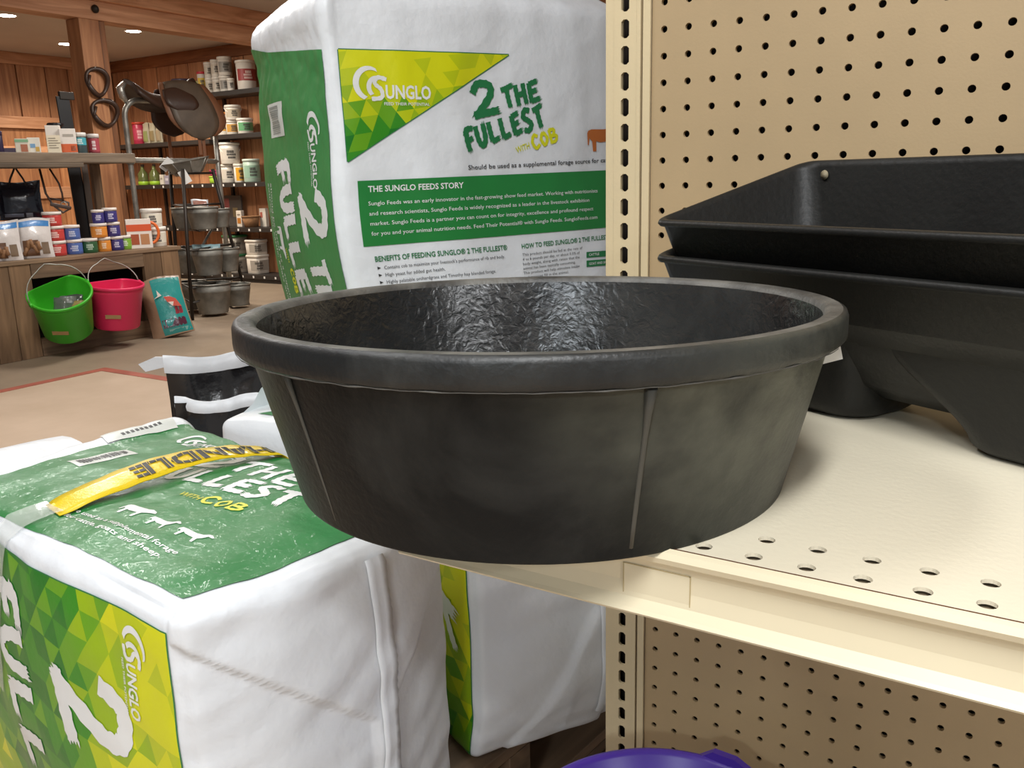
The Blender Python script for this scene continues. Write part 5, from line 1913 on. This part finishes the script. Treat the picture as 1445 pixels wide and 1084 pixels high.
# seat: lofted along y
seat = MB()
N = 16
for i in range(N + 1):
    t = i / N
    yy_ = -0.30 + 0.50 * t
    zz_ = 0.10 - 0.075 * math.sin(PI * min(1, t * 1.05)) + 0.055 * sstep(0.75, 1.0, t) + 0.02 * sstep(0.3, 0, t)
    wv = 0.145 - 0.095 * sstep(0.1, 0.75, t)
    for j in range(11):
        u = j / 10 * 2 - 1
        seat.v.append((u * wv, yy_ + 0.02 * u * u, zz_ - 0.055 * u * u - 0.03 * u ** 6))
    for j in range(10, -1, -1):
        u = j / 10 * 2 - 1
        seat.v.append((u * wv * 0.96, yy_ + 0.02 * u * u, zz_ - 0.055 * u * u - 0.03 * u ** 6 - 0.035))
for i in range(N):
    for j in range(22):
        seat.f.append((i * 22 + j, i * 22 + (j + 1) % 22, (i + 1) * 22 + (j + 1) % 22, (i + 1) * 22 + j))
        seat.mi.append(0)
        seat.sm.append(True)
seat.f.append(tuple(range(22)))
seat.mi.append(0)
seat.sm.append(False)
seat.f.append(tuple(N * 22 + k for k in range(21, -1, -1)))
seat.mi.append(0)
seat.sm.append(False)
fixnormals(seat.obj('seat', M_LEATHER, sd))


def flap(nm, sg, y0, y1, drop, m_, xo, zt, bow=0.06, fwd=0.10):
    mb = MB()
    N = 16
    for th in (0, 0.008):
        for i in range(N + 1):
            v = i / N
            half = (0.55 + 0.45 * math.sin(PI * (0.18 + 0.62 * v))) * math.sqrt(max(0.0, 1 - max(0, (v - 0.62) / 0.38) ** 2)) if v < 1 else 0.02
            half = max(half, 0.03)
            cy = (y0 + y1) / 2 + fwd * v
            for j in range(9):
                u = j / 8 * 2 - 1
                mb.v.append((sg * (xo + bow * math.sin(v * 1.9) + th), cy + u * half * (y1 - y0) / 2, zt - drop * v + 0.02 * (1 - u * u) * (1 - v)))
    K = (N + 1) * 9
    for i in range(N):
        for j in range(8):
            a, b, c, d_ = i * 9 + j, i * 9 + j + 1, (i + 1) * 9 + j + 1, (i + 1) * 9 + j
            mb.f += [(a, b, c, d_), (K + d_, K + c, K + b, K + a)]
            mb.mi += [0, 0]
            mb.sm += [True, True]
    edge = [j for j in range(9)] + [i * 9 + 8 for i in range(1, N + 1)] + [N * 9 + j for j in range(7, -1, -1)] + [i * 9 for i in range(N - 1, 0, -1)]
    for k in range(len(edge)):
        a, b = edge[k], edge[(k + 1) % len(edge)]
        mb.f.append((a, K + a, K + b, b))
        mb.mi.append(0)
        mb.sm.append(False)
    return fixnormals(mb.obj(nm, m_, sd))


flap('flap', 1, -0.09, 0.25, 0.40, M_FLAP, 0.062, 0.105, 0.10, 0.07)
flap('under_flap', 1, -0.13, 0.31, 0.385, M_TAN, 0.048, 0.10, 0.10, 0.08)
flap('skirt', 1, -0.10, 0.14, 0.15, M_LEATHER, 0.085, 0.05, 0.06, 0.03)
flap('flap', -1, -0.10, 0.20, 0.32, M_LEATHER, 0.05, 0.06, 0.07, 0.02)
for yy_, l_ in ((0.13, 0.40), (0.16, 0.46)):
    MB().box(0.150, 0.156, yy_ - 0.012, yy_ + 0.012, -l_, -0.24, b=0.002).obj('stirrup_leather', M_TAN, sd)
MB().box(-0.13, -0.124, 0.02, 0.045, -0.42, -0.2, b=0.002).obj('stirrup_leather', M_TAN, sd)

# ------------------------------------------------------------------ BUCKET RACK
rk = thing('bucket_rack', 'tapering dark iron rack holding tiers of galvanised buckets', 'rack', (-5.40, 3.72, 0))
FEET = [(0.23, -0.32), (-0.03, 0.46), (-0.30, -0.02)]
TOPS = [(0.18, -0.22), (0.03, 0.18), (-0.20, -0.04)]
for f_, t_ in zip(FEET, TOPS):
    MB().tube([(f_[0], f_[1], 0), (t_[0], t_[1], 1.12)], 0.014, 8).obj('leg', M_IRON, rk)
for zz_ in (0.13, 0.24, 0.52, 0.85, 1.09):
    q = [Vector(a).lerp(Vector(b), zz_ / 1.12) for a, b in zip(FEET, TOPS)]
    MB().tube([(p.x, p.y, zz_) for p in q], 0.008, 6, closed=True).obj('tier_rail', M_IRON, rk)
for zz_ in (0.022, 0.31, 0.665):
    q = [Vector(a).lerp(Vector(b), zz_ / 1.12) for a, b in zip(FEET, TOPS)]
    for s_ in (0.3, 0.7):
        a, b = q[0].lerp(q[1], s_), q[2].lerp(q[1], s_)
        MB().tube([(a.x, a.y, zz_ - 0.01), (b.x, b.y, zz_ - 0.01)], 0.007, 6).obj('tier_bar', M_IRON, rk)
MB().tube([(-0.14, 0.0, 0.36), (0.05, 0.1, 0.66)], 0.010, 6).obj('brace', M_GALVD, rk)
GBK = 'galvanised buckets on the iron rack'


def galv(label, pos, w, hgt, tilt=(0, 0, 0), sq_=False):
    T = thing('galvanised_bucket', label, 'bucket', pos, 0, GBK)
    T.rotation_euler = tilt
    r = w / 2
    MB().lathe([(0, 0), (r * 0.72, 0), (r * 0.74, 0.006), (r * 0.94, hgt * 0.72), (r * 0.97, hgt * 0.74), (r * 0.95, hgt * 0.78), (r * 0.97, hgt - 0.01), (r * 0.93, hgt - 0.012), (r * 0.70, 0.012), (0, 0.010)], 32).obj('body', M_GALVD, T)
    MB().tube([(r * 0.98 * math.cos(a), r * 0.98 * math.sin(a), hgt - 0.005) for a in [2 * PI * k / 32 for k in range(32)]], 0.006, 6, closed=True).obj('rolled_rim', M_GALV, T)
    return T


galv('large galvanised bucket on the lowest tier, front middle', (-5.21, 3.64, 0.022), 0.30, 0.235)
galv('galvanised bucket on the lowest tier, left behind the bench end', (-5.55, 3.72, 0.022), 0.24, 0.225)
galv('galvanised bucket on the lowest tier, right beside the rack leg', (-5.36, 4.02, 0.022), 0.22, 0.18)
galv('galvanised bucket full of blue packets on the second tier', (-5.29, 3.70, 0.31), 0.245, 0.21)
galv('galvanised bucket on the second tier, left against the bench end', (-5.58, 3.74, 0.31), 0.21, 0.20)
galv('galvanised bucket on the second tier, right side, half hidden', (-5.37, 3.96, 0.31), 0.20, 0.19)
galv('galvanised bucket on the third tier holding flat packets', (-5.31, 3.71, 0.665), 0.25, 0.17)
galv('galvanised bucket on the third tier, left of the rack post', (-5.57, 3.74, 0.665), 0.19, 0.165)
galv('galvanised bucket on the third tier, right rear', (-5.38, 3.93, 0.665), 0.17, 0.15)
tb = thing('tin_basin', 'faceted tin basin resting tilted on top of the iron rack', 'basin', (-5.40, 3.70, 1.085), 0.3)
tb.rotation_euler = (0.15, -0.1, 0.3)
MB().lathe([(0, 0.0), (0.10, 0.0), (0.175, 0.10), (0.185, 0.105), (0.172, 0.102), (0.098, 0.01), (0, 0.008)], 8, smooth=False).obj('body', M_GALVD, tb)
for k in range(8):
    a = 2 * PI * k / 8
    MB().tube([(0.10 * math.cos(a), 0.10 * math.sin(a), 0.002), (0.178 * math.cos(a), 0.178 * math.sin(a), 0.103)], 0.004, 5).obj('fold_ridge', M_GALV, tb)
for dx_, dz_, rr_ in ((-0.13, 0.10, 0.9), (0.13, 0.0, -0.3)):
    MB().box(-0.03, 0.03, -0.001, 0.001, -0.05, 0.05, M=Matrix.Translation((dx_ * 0.85, dx_ * -0.53 - 0.16, dz_)) @ Matrix.Rotation(RZB - 0.3, 4, 'Z') @ Matrix.Rotation(rr_, 4, 'Y')).obj('price_card', mat('tag_paper', '#d9d8d4', 0.6), tb)
rg = random.Random(41)
for k, lab in enumerate(('blue printed packet on the left of the packet bucket', 'blue printed packet in the middle of the packet bucket', 'pale blue packet at the right of the packet bucket')):
    pouch('packet', lab, (-5.36 + 0.068 * k, 3.67 + 0.03 * k, 0.485), RZB + rg.uniform(-0.2, 0.2), 0.075, 0.075, 0.010, [('print', 0.2, 0.8, 0.3, 0.6, '#a8bcc0')], '#86a4ac', cat='packet', lean=-0.7, group='packets in the tier buckets', rough=0.2)
pouch('packet', 'pink and brown packet leaning in the third tier bucket', (-5.36, 3.74, 0.775), RZB, 0.13, 0.12, 0.012, [('print', 0.1, 0.9, 0.45, 0.9, '#9c6a5c')], '#b3b4b6', cat='packet', lean=-0.3, group='packets in the tier buckets', rough=0.2)
pouch('packet', 'white packet lying flat in the third tier bucket', (-5.27, 3.70, 0.79), RZB + 0.3, 0.11, 0.09, 0.012, [], '#cfccc2', cat='packet', lean=-1.0, group='packets in the tier buckets', rough=0.3)

# ------------------------------------------------------------------ BACK WALL SHELVES AND STOCK
ws = thing('wall_shelves', 'long dark wall shelves with price rails along the wooden back wall', 'shelving', (-7.0, 5.5, 0))
for nm, x0, x1, zt in (('shelf_board', -0.72, 1.6, 1.905), ('shelf_board', -0.1, 1.6, 1.49), ('shelf_board', -1.9, -0.12, 1.455), ('shelf_board', -1.9, 1.6, 1.015), ('shelf_board', -1.2, 1.6, 0.565), ('shelf_board', -1.2, 1.6, 0.085)):
    MB().box(x0, x1, -0.15, 0.12, zt - 0.045, zt, b=0.003).obj(nm, M_BLACKSHELF, ws)
for xx_ in (-1.25, -0.13, 1.0):
    MB().box(xx_ - 0.015, xx_ + 0.015, 0.09, 0.12, 0.0, 1.95).obj('standard', M_BLACKSHELF, ws)
MB().box(-1.2, 1.6, -0.13, 0.12, 0.0, 0.04).obj('plinth', M_BLACKSHELF, ws)
pt = MB()
for zt in (1.015, 0.565, 0.085):
    for k in range(16):
        xx_ = -1.1 + 0.16 * k
        pt.box(xx_, xx_ + 0.022, -0.1525, -0.1512, zt - 0.035, zt - 0.012)
pt.obj('price_tags', mat('tag_paper', '#d9d8d4', 0.6), ws)['kind'] = 'stuff'

YS = 5.47
GT = 'tubs on the top wall shelf'
WP, WL = '#d6cfc4', '#ddd7cc'


def wt(label, x_, z_, w, hgt, body=WP, lid=WL, lab='#c2b8a8', g=GT, **k):
    return tub('tub', label, (x_, YS, z_), w, hgt, body, lid, lab=lab, group=g, **k)


Z1 = 1.9055
tub('pail', 'grey steel pail with a dark lid on the top wall shelf', (-7.60, YS, Z1), 0.205, 0.175, '#8f8d92', '#4a3f52', cat='pail')
tub('tub', 'small pink tub beside the steel pail', (-7.47, 5.40, Z1), 0.09, 0.085, '#c4566a', '#c4566a', lab='#d8a0a8', group=GT)
wt('lime green tub between the pink tub and the red-lidded bottle', -7.40, Z1, 0.10, 0.14, '#9db04e', '#c9cf8a', '#7f9a3c')
wt('white bottle with red lid and yellow label on the top wall shelf', -7.28, Z1, 0.092, 0.225, WP, '#c03a44', '#d4b44a', taper=0)
wt('white tub on the top wall shelf, lower left of the stacked six', -7.165, Z1, 0.09, 0.155, tcol='#4a4540')
wt('white tub on the top wall shelf, upper left of the stacked six', -7.165, Z1 + 0.1555, 0.09, 0.15, tcol='#4a4540')
wt('white tub on the top wall shelf, lower middle of the stacked six', -7.055, Z1, 0.098, 0.155, tcol='#4a4540')
wt('white tub on the top wall shelf, upper middle of the stacked six', -7.055, Z1 + 0.1555, 0.098, 0.165, tcol='#4a4540')
wt('wide white tub with grey label, lower right of the stacked six', -6.925, Z1, 0.13, 0.155, lab='#8f8a82')
wt('wide white tub with grey label, upper right of the stacked six', -6.915, Z1 + 0.1555, 0.148, 0.18, lab='#8f8a82')
tub('tub', 'small white bottle in front of the stacked six and the red bucket', (-6.795, 5.42, Z1), 0.075, 0.12, WP, WL, lab='#b9b2a8', group=GT, taper=0)
wt('large white bucket with a red label beside the standing feed bag', -6.62, Z1, 0.20, 0.275, lab='#9c3a38', g='buckets on the wall shelves', tcol='#e2c8c0', labh=(0.3, 0.7))
Z2 = 1.4905
G2_ = 'tubs on the second wall shelf'
wt('orange-lidded white tub with orange label on the second wall shelf', -7.02, Z2, 0.125, 0.225, WP, '#d98a3c', '#c8963a', g=G2_, taper=0)
wt('white tub with amber label, lower one on the second wall shelf', -6.885, Z2, 0.142, 0.14, lab='#b98a3c', g=G2_)
wt('white tub on top of the amber-labelled tub, second wall shelf', -6.86, Z2 + 0.1405, 0.165, 0.145, lab='#b3a894', g=G2_, handle=True)
wt('white tub with green label on the second wall shelf', -6.70, Z2, 0.165, 0.15, lab='#5f9a6a', g=G2_)
Z3 = 1.0155
G3_ = 'tubs on the third wall shelf'
wt('white bucket with dark label, lower one on the third wall shelf', -7.01, Z3, 0.165, 0.185, lab='#c8c0b4', g=G3_, tcol='#2c2a28')
wt('large white bucket with wire handle, on top of another bucket', -6.965, Z3 + 0.1855, 0.21, 0.215, lab='#c8c0b4', g=G3_, handle=True, tcol='#2c2a28')
wt('square white tub with yellow label on the third wall shelf', -6.835, Z3, 0.12, 0.185, lab='#d0992c', g=G3_, square=True, taper=0, labh=(0.1, 0.8))
wt('pale mint-green tub on the third wall shelf by the feed bag', -6.665, Z3, 0.175, 0.228, '#a9bfae', '#c6d4c8', '#8fb09a', g=G3_, taper=0)
tub('tub', 'lime green bowl-shaped tub on the third wall shelf', (-7.16, 5.42, Z3), 0.135, 0.07, '#9cc43a', '#a9cf48', cat='bowl')
tub('tub', 'crimson pot standing on the lime green tub', (-7.16, 5.42, Z3 + 0.0705), 0.115, 0.062, '#9c2c56', '#a8325e', cat='pot')
Z2L = 1.4555
tub('bottle', 'crimson bottle on the left end of the second wall shelf', (-8.40, YS, Z2L), 0.135, 0.235, '#a82c46', '#b8402f', lab='#b03a54', cat='bottle', taper=0, tcol='#e0b0b4')
rg = random.Random(51)
for k, lab in enumerate(('clear bag of green pieces nearest the crimson bottle', 'clear bag of mixed pieces in the middle behind the saddle', 'clear bag of pale pieces right of the two others behind the saddle')):
    pouch('treat_bag', lab, (-8.27 + 0.11 * k, YS, Z2L), 0.0, 0.10, 0.22, 0.03, [('contents', 0.1, 0.9, 0.1, 0.6, ('#8a8f5a', '#8a7a58', '#9a8a70')[k])], '#a8a08a', group='clear bags behind the saddle', rough=0.15)
for k, lab in enumerate(('olive green plastic bottle with lime base, nearer the pipe', 'olive green plastic bottle with lime base, farther from the pipe')):
    T = thing('spray_bottle', lab, 'bottle', (-8.42 + 0.20 * k, YS, Z3), 0, 'olive bottles on the third wall shelf')
    MB().lathe([(0, 0), (0.055, 0), (0.058, 0.02), (0.055, 0.12), (0.02, 0.17), (0.016, 0.20), (0, 0.20)], 20).obj('body', mat('olive_glass', '#5b6238', 0.15), T)
    MB().lathe([(0.056, 0.0), (0.060, 0.004), (0.060, 0.035), (0.056, 0.04)], 20).obj('lime_base', mat('lime_base', '#9cc43a', 0.3), T)
    MB().box(-0.012, 0.03, -0.008, 0.008, 0.198, 0.225, b=0.003).obj('nozzle', M_IRON, T)
pack('carton', 'narrow white carton right of the olive bottles', (-8.08, YS, Z3), 0.06, 0.105, 0.04, '#d6cfc2', [('print', -0.3, 0.3, 0.5, 0.7, '#a09a8e')], group=None, rz=0)
pack('carton', 'short grey-violet carton beside the narrow white one', (-7.99, YS, Z3), 0.075, 0.095, 0.04, '#9a94a4', [('print', -0.3, 0.3, 0.4, 0.7, '#c9c4cc')], group=None, rz=0)
Z4_ = 0.5655
pack('carton', 'slim white carton with an orange picture on the fourth wall shelf', (-6.90, YS, Z4_), 0.075, 0.165, 0.04, '#d6cdc0', [('orange_picture', -0.35, 0.35, 0.2, 0.55, '#b0702c'), ('print', -0.3, 0.3, 0.7, 0.8, '#8a8074')], group=None, rz=0)
pack('carton', 'small white carton above the wicker basket by the feed bag', (-6.60, YS + 0.05, Z4_), 0.09, 0.185, 0.04, '#cfc8bc', [('red_mark', -0.4, 0.0, 0.5, 0.8, '#a05a4c')], group=None, rz=0)
wbk = thing('wicker_basket', 'small brown wicker basket on the fourth wall shelf', 'basket', (-6.70, 5.43, Z4_))
MB().lathe([(0, 0), (0.065, 0), (0.090, 0.105), (0.084, 0.105), (0.06, 0.01), (0, 0.008)], 16).obj('body', mat('wicker', '#8a6442', 0.8, bump=1.0, bscale=120), wbk)
MB().tube([(0.090 * math.cos(a), 0.090 * math.sin(a), 0.107) for a in [2 * PI * k / 16 for k in range(16)]], 0.007, 6, closed=True).obj('rim', mat('wicker', '#8a6442', 0.8), wbk)
pack('display_board', 'dark grey display panel standing on the fourth wall shelf', (-7.10, 5.55, Z4_), 0.30, 0.32, 0.02, '#4a4642', [('picture', -0.45, -0.1, 0.55, 0.9, '#8a4a48'), ('picture', 0.05, 0.3, 0.3, 0.6, '#7a6a4c')], group=None, cat='panel', rz=0)
Z5 = 0.0855
G5 = 'crates on the lowest wall shelf'
wt('white square crate with green lid, upper one on the lowest shelf', -7.02, Z5 + 0.1955, 0.235, 0.20, '#bfb8ac', '#3a7a4c', '#9a948a', g=G5, square=True, cat='crate')
wt('white square crate under the green-lidded one', -7.02, Z5, 0.23, 0.195, '#bfb8ac', '#3f7a52', '#9a948a', g=G5, square=True, cat='crate')
wt('white square tub with grey label, upper of two by the feed bag', -6.70, Z5 + 0.1955, 0.205, 0.155, lab='#a09a90', g=G5, square=True)
wt('white square tub with grey label, lower of two by the feed bag', -6.70, Z5, 0.21, 0.195, lab='#a09a90', g=G5, square=True)
